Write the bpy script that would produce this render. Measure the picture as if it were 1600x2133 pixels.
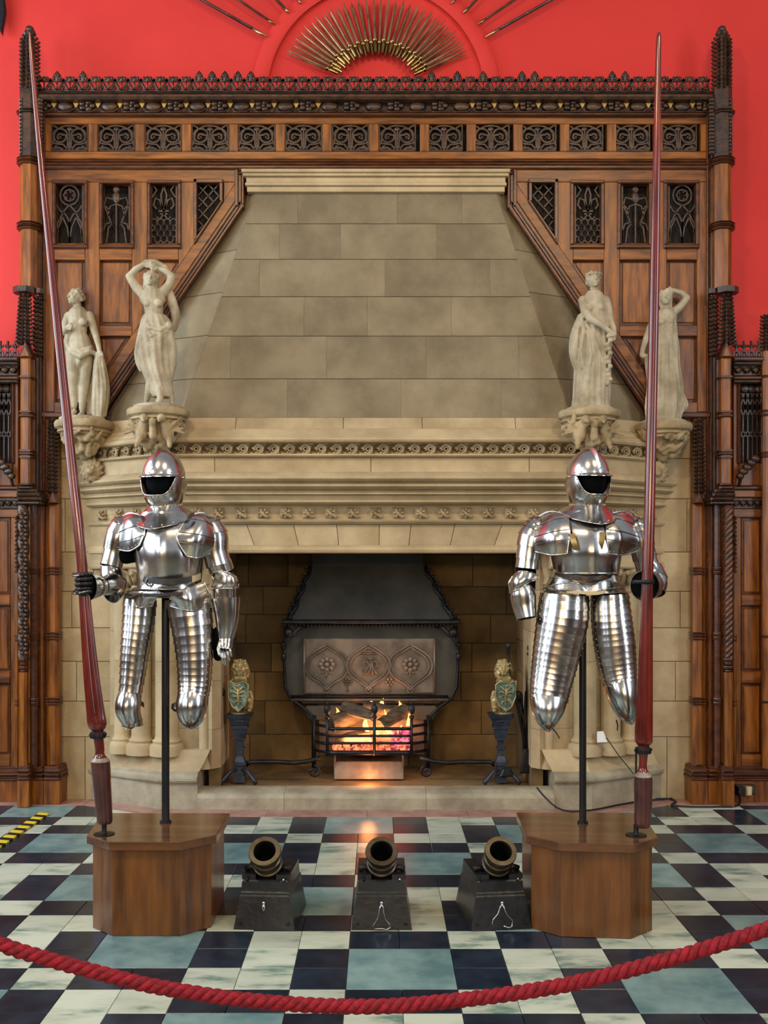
import bpy, bmesh, math, random
from mathutils import Vector, Matrix
for o in list(bpy.data.objects): bpy.data.objects.remove(o)
SC = bpy.context.scene
COL = SC.collection
random.seed(7)
PI = math.pi; sin = math.sin; cos = math.cos
# ---------------------------------------------------------------- camera
F = 2170.0; EYE = 1.55; VX = 791.0; VY = 1188.0     # focal length in pixels, eye height, vanishing point of the 1600x2133 frame
cam = bpy.data.cameras.new('camera'); co = bpy.data.objects.new('camera', cam); COL.objects.link(co)
co.location = (0, 0, EYE); co.rotation_euler = (PI/2, 0, 0)
cam.sensor_fit = 'AUTO'; cam.sensor_width = 36; cam.lens = 36*F/2133
cam.shift_x = (800-VX)/2133; cam.shift_y = (VY-1066.5)/2133; cam.clip_start = .05; cam.clip_end = 100
SC.camera = co
SC.view_settings.view_transform = 'Standard'; SC.view_settings.look = 'None'
SC.view_settings.gamma = 1; SC.view_settings.use_curve_mapping = False
SC.view_settings.exposure = -0.12
# ---------------------------------------------------------------- world and lights
w = bpy.data.worlds.new('hall_air'); SC.world = w; w.use_nodes = True
w.node_tree.nodes['Background'].inputs[0].default_value = (.80, .88, 1.0, 1)
w.node_tree.nodes['Background'].inputs[1].default_value = .33
def area(name, loc, look, size, energy, col, sy=None):
    l = bpy.data.lights.new(name, 'AREA'); l.energy = energy; l.color = col; l.size = size
    if sy: l.shape = 'RECTANGLE'; l.size_y = sy
    o = bpy.data.objects.new(name, l); COL.objects.link(o); o.location = loc
    o.rotation_euler = (Vector(look)-Vector(loc)).to_track_quat('-Z', 'Y').to_euler(); return o
area('window_daylight_left_far', (-5.4, 5.0, 3.7), (-.3, 6.9, 2.6), 1.5, 250, (.74, .87, 1.0), 3.8)
area('window_daylight_left', (-5.6, 2.2, 3.4), (0, 6, 1.6), 1.5, 150, (.80, .90, 1.0), 3.8)
area('window_daylight_left_near', (-5.6, -.8, 3.4), (0, 5, 1.4), 1.5, 95, (.80, .90, 1.0), 3.8)
area('window_daylight_right', (5.6, 1.6, 3.4), (0, 6, 1.6), 1.5, 175, (.82, .91, 1.0), 3.8)
area('window_daylight_end', (1.6, -2.9, 3.5), (.3, 6, 1.2), 1.4, 60, (.84, .92, 1.0), 3.0)  # added cool light behind the camera, to brighten reflections in the steel
area('wall_lamp_end', (-1.2, -2.8, 2.6), (0, 6, 1.2), .5, 80, (1.0, .70, .38))  # added warm light for golden reflections in the steel, no known lamp
area('wall_lamp_end', (.4, -2.8, 2.5), (0, 6, 1.2), .4, 60, (1.0, .70, .38))  # second added light, likewise for the gold in the steel
area('ceiling_lamp_left', (-1.6, 1.6, 5.6), (-.4, 7, 2.2), .5, 95, (1.0, .74, .45))
area('ceiling_lamp_right', (1.9, 1.8, 5.6), (.5, 7, 2.4), .5, 85, (1.0, .74, .45))
# ---------------------------------------------------------------- helpers
def V(*a): return Vector(a)
def P(px, py, D): return Vector(((px-VX)*D/F, D, EYE-(py-VY)*D/F))
def sr(r, g, b):
    f = lambda c: (c/255)/12.92 if c/255 <= .04045 else ((c/255+.055)/1.055)**2.4
    return (f(r), f(g), f(b), 1)
def node(nt, t, **k):
    n = nt.nodes.new(t)
    for a, b in k.items(): setattr(n, a, b)
    return n
def mat(name, c1, c2=None, rough=.6, metal=0, scale=8, stretch=(1, 1, 1), bump=0, bscale=None, detail=5, c3=None, rnd=0, coat=0, emis=None, es=0, contrast=(.35, .65), rvar=0, spec=.5):
    m = bpy.data.materials.new(name); m.use_nodes = True; nt = m.node_tree; b = nt.nodes['Principled BSDF']; L = nt.links.new
    b.inputs['Roughness'].default_value = rough; b.inputs['Metallic'].default_value = metal
    b.inputs['Specular IOR Level'].default_value = spec
    if coat: b.inputs['Coat Weight'].default_value = coat; b.inputs['Coat Roughness'].default_value = .12
    tc = node(nt, 'ShaderNodeTexCoord'); mp = node(nt, 'ShaderNodeMapping'); mp.inputs['Scale'].default_value = stretch
    L(tc.outputs['Object'], mp.inputs['Vector'])
    oi = node(nt, 'ShaderNodeObjectInfo')
    ad = node(nt, 'ShaderNodeVectorMath', operation='ADD'); mu = node(nt, 'ShaderNodeMath', operation='MULTIPLY'); mu.inputs[1].default_value = 37
    L(oi.outputs['Random'], mu.inputs[0]); L(mp.outputs[0], ad.inputs[0]); L(mu.outputs[0], ad.inputs[1])
    col = None
    if c2:
        nz = node(nt, 'ShaderNodeTexNoise'); nz.inputs['Scale'].default_value = scale; nz.inputs['Detail'].default_value = detail; nz.inputs['Roughness'].default_value = .6
        L(ad.outputs[0], nz.inputs['Vector'])
        r = node(nt, 'ShaderNodeValToRGB'); r.color_ramp.elements[0].position = contrast[0]; r.color_ramp.elements[1].position = contrast[1]
        r.color_ramp.elements[0].color = c1; r.color_ramp.elements[1].color = c2
        if c3: e = r.color_ramp.elements.new((contrast[0]+contrast[1])/2); e.color = c3
        L(nz.outputs['Fac'], r.inputs['Fac']); col = r.outputs[0]
        if rvar:
            mr = node(nt, 'ShaderNodeMapRange'); mr.inputs['To Min'].default_value = rough-rvar; mr.inputs['To Max'].default_value = rough+rvar
            L(nz.outputs['Fac'], mr.inputs['Value']); L(mr.outputs[0], b.inputs['Roughness'])
    if rnd and col:
        hs = node(nt, 'ShaderNodeHueSaturation'); mr = node(nt, 'ShaderNodeMapRange'); mr.inputs['To Min'].default_value = 1-rnd; mr.inputs['To Max'].default_value = 1+rnd
        L(oi.outputs['Random'], mr.inputs['Value']); L(mr.outputs[0], hs.inputs['Value']); L(col, hs.inputs['Color']); col = hs.outputs[0]
    if col: L(col, b.inputs['Base Color'])
    else: b.inputs['Base Color'].default_value = c1
    if bump:
        n2 = node(nt, 'ShaderNodeTexNoise'); n2.inputs['Scale'].default_value = bscale or scale*4; n2.inputs['Detail'].default_value = 4
        L(mp.outputs[0], n2.inputs['Vector']); bp = node(nt, 'ShaderNodeBump'); bp.inputs['Strength'].default_value = bump; bp.inputs['Distance'].default_value = .01
        L(n2.outputs['Fac'], bp.inputs['Height']); L(bp.outputs[0], b.inputs['Normal'])
    if emis: b.inputs['Emission Color'].default_value = emis; b.inputs['Emission Strength'].default_value = es
    return m
M = {}
M['red'] = mat('red_wall_paint', sr(196, 40, 34), sr(206, 46, 39), rough=.75, scale=1.2, bump=.05, bscale=60)
M['oak'] = mat('oak_upright_grain', sr(84, 42, 6), sr(150, 86, 18), rough=.36, scale=5, stretch=(6, 6, .7), bump=.08, bscale=40, rnd=.14, rvar=.08, detail=8)
M['oakh'] = mat('oak_level_grain', sr(80, 40, 6), sr(144, 82, 18), rough=.36, scale=5, stretch=(.7, 6, 6), bump=.08, bscale=40, rnd=.12, rvar=.08, detail=8)
M['oakd'] = mat('dark_carved_oak', sr(32, 19, 12), sr(74, 46, 26), rough=.4, scale=14, bump=.2, bscale=70, rnd=.1)
M['oakm'] = mat('brown_moulded_oak', sr(52, 26, 10), sr(94, 48, 20), rough=.34, scale=6, stretch=(1, 4, 4), bump=.08, rnd=.08)
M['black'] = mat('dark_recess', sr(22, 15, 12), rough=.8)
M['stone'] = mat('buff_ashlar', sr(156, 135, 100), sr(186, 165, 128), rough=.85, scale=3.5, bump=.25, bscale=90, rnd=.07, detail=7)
M['hood'] = mat('hood_ashlar', sr(112, 98, 74), sr(138, 123, 96), rough=.85, scale=3, bump=.25, bscale=90, rnd=.07, detail=7)  # stone colour darkened to carry the dim light on the hood
M['carve'] = mat('carved_sandstone', sr(132, 112, 80), sr(178, 158, 122), rough=.85, scale=9, bump=.3, bscale=90)
M['statue'] = mat('statue_stone', sr(140, 126, 100), sr(182, 170, 144), rough=.75, scale=7, bump=.25, bscale=60, detail=8)
M['mortar'] = mat('lime_joint', sr(120, 102, 74), rough=.95)
M['soot'] = mat('sooty_ashlar', sr(88, 70, 42), sr(136, 110, 68), rough=.9, scale=2.2, bump=.3, bscale=60, rnd=.18, detail=6)
M['greyst'] = mat('grey_hearthstone', sr(132, 122, 100), sr(176, 166, 142), rough=.7, scale=4, bump=.25, bscale=60, detail=7)
M['steel'] = mat('polished_steel', sr(176, 174, 172), sr(226, 222, 216), rough=.22, metal=1, scale=7, bump=.03, bscale=22, rvar=.06, detail=6)
M['steeld'] = mat('edge_steel', sr(96, 94, 92), sr(150, 146, 142), rough=.3, metal=1, scale=14)
M['lin'] = mat('black_lining', sr(5, 8, 12), rough=.95, spec=.15)  # black stands in for shade inside hollows; also the glove's own colour
M['rivet'] = mat('brassy_rivets', sr(190, 174, 140), rough=.28, metal=1)
M['leather'] = mat('black_leather', sr(26, 24, 24), sr(44, 40, 38), rough=.5, scale=20)
M['buff'] = mat('pale_leather', sr(196, 178, 140), rough=.6)
M['lance'] = mat('red_brown_lance_paint', sr(74, 20, 15), sr(116, 36, 26), rough=.22, scale=6, stretch=(3, 3, .6), coat=.5, rvar=.05)
M['lanced'] = mat('worn_lance_butt', sr(48, 22, 22), sr(84, 44, 38), rough=.35, scale=10, coat=.3)
M['lancep'] = mat('pale_worn_wood', sr(120, 108, 98), sr(158, 148, 138), rough=.4, scale=12)
M['iron'] = mat('black_iron', sr(26, 26, 28), sr(46, 46, 50), rough=.42, metal=.6, scale=12, bump=.1)
M['ironw'] = mat('worn_black_bed', sr(12, 13, 16), sr(34, 35, 40), rough=.38, scale=9, bump=.25, bscale=30, coat=.25)
M['pole'] = mat('black_pole', sr(16, 18, 22), rough=.35)
M['bronze'] = mat('old_bronze', sr(62, 54, 42), sr(104, 94, 76), rough=.38, metal=.8, scale=10)
M['brass'] = mat('brass_hilts', sr(120, 96, 56), sr(180, 150, 96), rough=.25, metal=1, scale=9)
M['blade'] = mat('sword_blades', sr(140, 100, 70), sr(190, 160, 120), rough=.28, metal=.9, scale=9)
M['wire'] = mat('bright_hook', sr(180, 180, 182), rough=.25, metal=1)
M['plinth'] = mat('oiled_oak_veneer', sr(78, 44, 14), sr(122, 74, 28), rough=.3, scale=4, stretch=(5, 5, .5), bump=.03, detail=8, rnd=.05, coat=.2)
M['plintht'] = mat('oiled_oak_top', sr(70, 40, 18), sr(106, 66, 34), rough=.2, scale=4, stretch=(.5, 5, 5), detail=8, coat=.4)
M['tw'] = mat('white_marble', sr(108, 136, 122), sr(196, 204, 184), rough=.28, scale=4, stretch=(1, 2.2, 1), c3=sr(184, 192, 172), rnd=.10, detail=9, contrast=(.34, .58))
M['tb'] = mat('black_marble', sr(14, 26, 40), sr(32, 46, 60), rough=.27, scale=7, rnd=.2)
M['tg'] = mat('grey_green_marble', sr(88, 122, 124), sr(132, 160, 156), rough=.28, scale=6, rnd=.1, detail=9)
M['tp'] = mat('pink_marble', sr(140, 96, 88), sr(178, 136, 124), rough=.25, scale=6, detail=8)
M['rope'] = mat('crimson_rope', sr(112, 4, 20), sr(168, 12, 38), rough=.75, scale=60, stretch=(1, 1, 1), bump=.5, bscale=260)
M['yel'] = mat('yellow_tape', sr(226, 200, 40), rough=.5)
M['blk'] = mat('black_tape', sr(30, 26, 24), rough=.5)
M['white'] = mat('white_card', sr(222, 222, 214), rough=.6)
M['cable'] = mat('black_cable', sr(20, 20, 22), rough=.5)
M['lion'] = mat('gilded_lion', sr(110, 98, 66), sr(196, 178, 126), rough=.42, metal=.35, scale=14, bump=.2)
M['shield'] = mat('verdigris_shield', sr(62, 96, 88), sr(156, 168, 140), rough=.45, metal=.2, scale=24, detail=4, c3=sr(84, 116, 112))
M['slate'] = mat('blue_black_iron', sr(36, 42, 56), sr(64, 72, 88), rough=.4, metal=.4, scale=12)
M['firei'] = mat('heated_iron_back', sr(88, 78, 70), sr(132, 118, 104), rough=.45, metal=.4, scale=5, bump=.1)
M['hoodi'] = mat('sooty_iron_hood', sr(58, 56, 50), sr(80, 76, 68), rough=.6, metal=.2, scale=4, bump=.1)
M['log'] = mat('charred_log', sr(40, 34, 28), sr(104, 86, 64), rough=.85, scale=10, stretch=(1, 1, 3), bump=.8, bscale=16)
def glow(name, c, s, c2=None):
    m = mat(name, c, rough=.6, emis=c, es=s)
    if c2:
        nt = m.node_tree; b = nt.nodes['Principled BSDF']; nz = node(nt, 'ShaderNodeTexNoise'); nz.inputs['Scale'].default_value = 26
        r = node(nt, 'ShaderNodeValToRGB'); r.color_ramp.elements[0].color = c2; r.color_ramp.elements[0].position = .42; r.color_ramp.elements[1].color = c; r.color_ramp.elements[1].position = .6
        tc = node(nt, 'ShaderNodeTexCoord'); nt.links.new(tc.outputs['Object'], nz.inputs['Vector'])
        nt.links.new(nz.outputs['Fac'], r.inputs['Fac']); nt.links.new(r.outputs[0], b.inputs['Emission Color'])
        b.inputs['Base Color'].default_value = (.02, .01, .01, 1)
    return m
M['flame'] = glow('flame', (1, .34, .06, 1), 6)
M['ember'] = glow('ember', (1, .16, .05, 1), 3.2, (.08, .01, .02, 1))
M['emberp'] = glow('rosy_ember', (1, .10, .14, 1), 3.0, (.12, .01, .03, 1))

class MB:
    """collects vertices and faces (world coordinates) and links them as one mesh object"""
    def __init__(s): s.v = []; s.f = []
    def add(s, vs, fs):
        n = len(s.v); s.v += [Vector(x) for x in vs]; s.f += [tuple(i+n for i in f) for f in fs]; return s
    def box(s, a, b):
        x0, y0, z0 = a; x1, y1, z1 = b
        return s.add([(x0,y0,z0),(x1,y0,z0),(x1,y1,z0),(x0,y1,z0),(x0,y0,z1),(x1,y0,z1),(x1,y1,z1),(x0,y1,z1)],
                     [(3,2,1,0),(4,5,6,7),(0,1,5,4),(1,2,6,5),(2,3,7,6),(3,0,4,7)])
    def slab(s, pts, n, depth, ch=.004):
        """a polygon with its front face towards n, that goes back by depth, its front edge chamfered"""
        pts = [Vector(p) for p in pts]; n = Vector(n).normalized(); k = len(pts)
        a = Vector((0, 0, 0))
        for i in range(k): a += pts[i].cross(pts[(i+1) % k])
        if a.dot(n) < 0: pts = pts[::-1]
        ins = []
        for i in range(k):
            e0 = (pts[i]-pts[i-1]).normalized(); e1 = (pts[(i+1) % k]-pts[i]).normalized()
            n0 = n.cross(e0); n1 = n.cross(e1); m = (n0+n1); d = m.dot(n0)
            ins.append(pts[i]+m*(ch/max(d, .3)))
        back = [p-n*depth for p in pts]; mid = [p-n*ch for p in pts]
        fs = [tuple(range(k))[::-1], tuple(range(2*k, 3*k))]
        for i in range(k):
            j = (i+1) % k
            fs += [(i, j, k+j, k+i), (k+i, k+j, 2*k+j, 2*k+i)]
        return s.add(back+mid+ins, fs)
    def rings(s, R, cap0=True, cap1=True, closed=True):
        n = len(R[0]); vs = [p for r in R for p in r]; fs = []
        for a in range(len(R)-1):
            for i in range(n if closed else n-1):
                j = (i+1) % n; fs.append((a*n+i, a*n+j, (a+1)*n+j, (a+1)*n+i))
        if cap0: fs.append(tuple(range(n))[::-1])
        if cap1: fs.append(tuple(range((len(R)-1)*n, len(R)*n)))
        return s.add(vs, fs)
    def tube(s, path, r, k=6, closed=False, flat=1, up=None):
        path = [Vector(p) for p in path]; n = len(path); R = []
        u = None
        for i, p in enumerate(path):
            if closed: t = path[(i+1) % n]-path[i-1]
            else: t = path[min(i+1, n-1)]-path[max(i-1, 0)]
            if t.length < 1e-9: t = Vector((0, 0, 1))
            t.normalize()
            if up is not None: u = Vector(up)
            elif u is None: u = Vector((1, 0, 0)) if abs(t.x) < .8 else Vector((0, 0, 1))
            u = (u-t*u.dot(t)).normalized(); w_ = t.cross(u)
            rr = r[i] if isinstance(r, (list, tuple)) else r
            R.append([p+u*(rr*cos(2*PI*(j+.5)/k))*flat+w_*(rr*sin(2*PI*(j+.5)/k)) for j in range(k)])
        if closed: R.append(R[0]); return s.rings(R, False, False)
        return s.rings(R)
    def lathe(s, prof, c, k=24, axis=(0, 0, 1), a0=0):
        """prof: (radius, height) pairs along axis from c"""
        ax = Vector(axis).normalized(); u = Vector((1, 0, 0)) if abs(ax.x) < .8 else Vector((0, 0, 1))
        u = (u-ax*u.dot(ax)).normalized(); w_ = ax.cross(u); c = Vector(c)
        return s.rings([[c+ax*h+(u*cos(a0+2*PI*j/k)+w_*sin(a0+2*PI*j/k))*max(r, 1e-4) for j in range(k)] for r, h in prof])
    def ell(s, c, r, k=10, m=7, rot=None):
        c = Vector(c); R = []
        if not isinstance(r, (tuple, list)): r = (r, r, r)
        for a in range(1, m):
            f = PI*a/m-PI/2
            R.append([Vector((r[0]*cos(f)*cos(2*PI*j/k), r[1]*cos(f)*sin(2*PI*j/k), r[2]*sin(f))) for j in range(k)])
        if rot: R = [[rot @ p for p in q] for q in R]; e = rot @ Vector((0, 0, r[2]))
        else: e = Vector((0, 0, r[2]))
        n = len(s.v); s.rings([[p+c for p in q] for q in R], False, False)
        b = len(s.v); s.v += [c-e, c+e]; t = n+(m-2)*k
        for j in range(k):
            s.f.append((b, n+(j+1) % k, n+j)); s.f.append((b+1, t+j, t+(j+1) % k))
        return s
    def cap(s, a, ra, b, rb, k=10):
        """tapered capsule"""
        a = Vector(a); b = Vector(b); d = b-a; L = d.length or 1e-6; t = d/L
        u = Vector((1, 0, 0)) if abs(t.x) < .8 else Vector((0, 0, 1)); u = (u-t*u.dot(t)).normalized(); w_ = t.cross(u)
        prof = [(ra*cos(q), -ra*sin(q)) for q in (1.4, .95, .5)]+[(ra, 0), (rb, L)]+[(rb*cos(q), L+rb*sin(q)) for q in (.5, .95, 1.4)]
        return s.rings([[a+t*h+(u*cos(2*PI*j/k)+w_*sin(2*PI*j/k))*r for j in range(k)] for r, h in prof])
    def build(s, name, m, parent=None, smooth=False, label=None, cat=None, group=None, kind=None, loc=None, auto=None):
        if parent is not None: org = parent.location.copy() if parent.parent is None else parent.parent.location.copy()+parent.location
        elif loc is not None: org = Vector(loc)
        else:
            xs = [p.x for p in s.v]; ys = [p.y for p in s.v]; org = Vector(((min(xs)+max(xs))/2, (min(ys)+max(ys))/2, min(p.z for p in s.v)))
        me = bpy.data.meshes.new(name); me.from_pydata([p-org for p in s.v], [], s.f); me.validate(); 
        bm = bmesh.new(); bm.from_mesh(me); bmesh.ops.recalc_face_normals(bm, faces=bm.faces); bm.to_mesh(me); bm.free()
        ms = m if isinstance(m, (list, tuple)) else [m]
        for q in ms: me.materials.append(M[q] if isinstance(q, str) else q)
        if smooth:
            me.shade_smooth()
            if auto: me.set_sharp_from_angle(angle=auto)
        o = bpy.data.objects.new(name, me); COL.objects.link(o)
        if parent is not None: o.parent = parent
        else: o.location = org
        tag(o, label, cat, group, kind); return o
def tag(o, label=None, cat=None, group=None, kind=None):
    if label: o['label'] = label
    if cat: o['category'] = cat
    if group: o['group'] = group
    if kind: o['kind'] = kind
    return o
def thing(name, loc, label, cat, group=None):
    o = bpy.data.objects.new(name, None); COL.objects.link(o); o.location = loc; o.empty_display_size = .1
    return tag(o, label, cat, group)
def struct(o): o['kind'] = 'structure'; return o
def dup(o, parent, off=(0, 0, 0), name=None, sx=1):
    c = o.copy(); COL.objects.link(c); c.parent = parent; c.location = Vector(o.location)+Vector(off)
    if sx < 0: c.scale.x = -c.scale.x
    return c
def remesh(mb, name, m, parent=None, vox=.006, sm=3, **k):
    """one continuous sculpted surface grown over overlapping volumes"""
    o = mb.build(name, m, parent, **k)
    md = o.modifiers.new('r', 'REMESH'); md.mode = 'VOXEL'; md.voxel_size = vox; md.use_smooth_shade = True
    if sm: q = o.modifiers.new('s', 'SMOOTH'); q.iterations = sm; q.factor = .5
    dg = bpy.context.evaluated_depsgraph_get(); me = bpy.data.meshes.new_from_object(o.evaluated_get(dg))
    o.modifiers.clear(); old = o.data; o.data = me; bpy.data.meshes.remove(old); me.name = name
    me.shade_smooth(); return o
def clip(poly, a, b, c):
    """keep the part of a 2-D polygon where a*x+b*y<=c"""
    out = []
    for i in range(len(poly)):
        p, q = poly[i-1], poly[i]; dp = a*p[0]+b*p[1]-c; dq = a*q[0]+b*q[1]-c
        if (dp <= 0) != (dq <= 0): t = dp/(dp-dq); out.append((p[0]+(q[0]-p[0])*t, p[1]+(q[1]-p[1])*t))
        if dq <= 0: out.append(q)
    return out
def bez(p, n=8):
    p = [Vector(x) for x in p]; out = []
    for i in range(n+1):
        t = i/n; q = p[:]
        while len(q) > 1: q = [q[j].lerp(q[j+1], t) for j in range(len(q)-1)]
        out.append(q[0])
    return out
def arc(cx, cy, r, a0, a1, n=10, ry=None): return [(cx+r*cos(math.radians(a0+(a1-a0)*i/n)), cy+(ry or r)*sin(math.radians(a0+(a1-a0)*i/n))) for i in range(n+1)]
NF = Vector((0, -1, 0))
# ---------------------------------------------------------------- floor and shell
U = .2075; X0 = -.1256; R0 = 4.268                # tile size, one column joint, one row joint
floor = struct(MB().box((-6, -3, -.06), (6, 9, -.012)).build('floor', 'mortar', loc=(0, 0, 0)))
def cell(c, r):
    """kind of the unit square at column c, row r: the pattern repeats by (3,3) and (-5,1)"""
    r += 2
    for m in range(-14, 15):
        for n in (0,):
            pass
    best = None
    for b in range(-8, 9):
        # c - (-5)b = 3a + i , r - b = 3a + j
        cc = c+5*b; rr = r-b
        a = math.floor(min(cc, rr)/3)
        for aa in (a-1, a, a+1, a+2):
            i, j = cc-3*aa, rr-3*aa
            if i in (0, 1) and j in (0, 1): return 'g', i, j
            if (i in (0, 1) and j in (-1, 2)) or (i in (-1, 2) and j in (0, 1)): best = 'b'
    return (best or 'w'), 0, 0
rest = {'w': MB(), 'b': MB(), 'g': MB()}
nt_ = 0; tiles = {}
for r in range(-22, 13):
    for c in range(-18, 19):
        k, i, j = cell(c, r)
        if k == 'g' and (i or j): continue
        sz = 2 if k == 'g' else 1
        x0 = X0+c*U; y0 = R0+r*U; g = .0012
        q = [(x0+g, y0+g, 0), (x0+U*sz-g, y0+g, 0), (x0+U*sz-g, y0+U*sz-g, 0), (x0+g, y0+U*sz-g, 0)]
        yy = y0+U*sz
        vis = yy > 3.55 and abs(x0+U*sz/2) < .372*yy+.12 and yy < 7.3 and not (y0 > 6.75 and abs(x0+.1) < 1.3)
        if vis:
            e = random.uniform(-.0004, .0004)
            MB().slab([Vector(p)+Vector((0, 0, e)) for p in q], (0, 0, 1), .012, .0012).build('tile', 't'+k, floor)
            nt_ += 1
        elif yy < 7.6: rest[k].slab(q, (0, 0, 1), .012, .0012)
print('tiles', nt_)
for k in rest: rest[k].build('tile_field', 't'+k, floor, kind='stuff')
XC = -.025
# pink marble border round the hearth, lying a hair proud of the tiles
def flatpoly(pts, z, n, m, par, t=.01):
    MB().slab([(x, y, z) for x, y in pts], (0, 0, 1), t, .002).build(n, m, par)
bz = .0025
for a, b in ((-1.38, -.72), (-.72, -.08), (-.08, .56), (.56, 1.33)):
    flatpoly([(a+.001, 6.55), (b-.001, 6.55), (b-.001, 6.80), (a+.001, 6.80)], bz, 'border_slab', 'tp', floor)
for s in (-1, 1):
    q = lambda l: [(XC+s*x, y) for x, y in l]
    flatpoly(q([(1.356, 6.55), (1.93, 6.87), (1.93, 7.08), (1.356, 6.80)]), bz, 'border_slab', 'tp', floor)
    flatpoly(q([(1.932, 6.87), (3.4, 6.87), (3.4, 7.2), (1.932, 7.2)]), bz, 'border_slab', 'tp', floor)
# shell of the hall
DW = 7.15
struct(MB().box((-6, DW, 0), (-1.95, DW+.2, 5.9)).box((1.9, DW, 0), (6, DW+.2, 5.9)).box((-1.95, DW, 2.2), (1.9, DW+.2, 5.9)).build('wall_back', 'red', loc=(0, DW, 0)))
MB().box((-6, -3.2, 0), (6, -3, 2.3)).build('wall_front', 'oakm', loc=(0, -3, 0), kind='structure')
wl = MB(); wl.box((-6.2, -3, 0), (-6, DW, 2.3)); wl.build('wall_left', 'oakm', loc=(-6, 0, 0), kind='structure')
MB().box((6, -3, 0), (6.2, DW, 2.3)).build('wall_right', 'oakm', loc=(6, 0, 0), kind='structure')
# ---------------------------------------------------------------- stone chimneypiece
for s in (-1, 1):    # plain oak panelling further along the wall
    for k in range(5):
        x0 = s*(3.06+k*.62); x1 = x0+s*.60; a, b_ = min(x0, x1), max(x0, x1)
        lb = 'plain oak wall panelling beyond the frame, on the %s' % ('left' if s < 0 else 'right')
        if k == 0: wt_ = thing('wall_panelling', (x0, 7.1, 0), lb, 'panelling')
        MB().box((a-.03, 7.09, .004), (b_+.03, 7.148, 2.78)).build('panel_back', 'oakm', wt_)
        for z0, z1 in ((.2, .75), (.82, 1.3), (1.37, 1.9), (2.0, 2.6)):
            MB().slab([(a+.06, 7.05, z0), (b_-.06, 7.05, z0), (b_-.06, 7.05, z1), (a+.06, 7.05, z1)], (0, -1, 0), .04, .01).build('panel', 'oak', wt_)
cp = thing('chimneypiece', (XC, 6.9, 0), 'huge buff stone fireplace with tapering block hood and carved mantel', 'fireplace')
YW = 7.05; HW, HF, DF = 1.93, 1.40, 6.75
def path(off, hw=HW, hf=HF, df=DF):
    """plan of the splayed chimneypiece, pushed out by off"""
    n = Vector((-(YW-df), -(hw-hf))).normalized()         # left splay outward normal (x,y)
    # splay line through (-hw,YW) direction (hw-hf, df-YW)
    d = Vector((hw-hf, df-YW)); o = Vector((-hw, YW))+n*off
    w0 = Vector((-hw-off*.7, YW)); t1 = (df-off-o.y)/d.y; f0 = o+d*t1
    return [(XC+w0.x, YW), (XC+f0.x, df-off), (XC-f0.x, df-off), (XC-w0.x, YW)]
def sweep(prof, name, m, par=cp, smooth=False, **k):
    """solid moulding: prof is a list of (off, z) from bottom to top"""
    mb = MB(); R = []
    for off, z in prof: R.append([Vector((x, y, z)) for x, y in path(off)])
    inner = [[Vector((x, y, z)) for x, y in path(-.16)] for z in (prof[-1][1], prof[0][1])]
    n = 4; R2 = R+inner
    vs = [p for r in R2 for p in r]; fs = []
    for a in range(len(R2)):
        b = (a+1) % len(R2)
        for i in range(3): fs.append((a*n+i, a*n+i+1, b*n+i+1, b*n+i))
    fs.append(tuple(a*n for a in range(len(R2)))); fs.append(tuple(a*n+3 for a in range(len(R2))))
    mb.add(vs, fs); return mb.build(name, m, par, smooth=smooth, auto=.6, **k)
Zf = lambda y, D=6.75: EYE+(VY-y)*D/F
# mouldings, from the lintel up
sweep([(.0, Zf(1152)), (.025, Zf(1151)), (.032, Zf(1146)), (.028, Zf(1140)), (.0, Zf(1136))], 'lintel_bead', 'stone')
sweep([(.0, Zf(1093)), (.03, Zf(1091)), (.045, Zf(1087)), (.02, Zf(1084)), (-.03, Zf(1083))], 'moulding', 'stone')
sweep([(-.03, Zf(1083)), (-.045, Zf(1070)), (-.03, Zf(1052))], 'lower_frieze_ground', 'stone')
sweep([(-.03, Zf(1052)), (.03, Zf(1051)), (.055, Zf(1047)), (.055, Zf(1044)), (.035, Zf(1041)), (.05, Zf(1034)), (.085, Zf(1031)), (.085, Zf(1028)), (.06, Zf(1026)), (.06, Zf(1023)),
       (.10, Zf(1021)), (.13, Zf(1016)), (.13, Zf(1012)), (.10, Zf(1010)), (.10, Zf(1008)), (.145, Zf(1005)), (.16, Zf(1001)), (.15, Zf(998)), (.08, Zf(985))], 'moulding', 'stone', smooth=True)
sweep([(.0, Zf(955)), (.07, Zf(955)), (.095, Zf(952)), (.095, Zf(949)), (.06, Zf(947))], 'moulding', 'stone')
sweep([(.03, Zf(949)), (.02, Zf(938)), (.03, Zf(925))], 'upper_frieze_ground', 'mortar')
sweep([(.05, Zf(926)), (.10, Zf(924)), (.11, Zf(920)), (.10, Zf(916)), (.05, Zf(905)), (.0, Zf(893))], 'shelf_moulding', 'stone')
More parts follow.
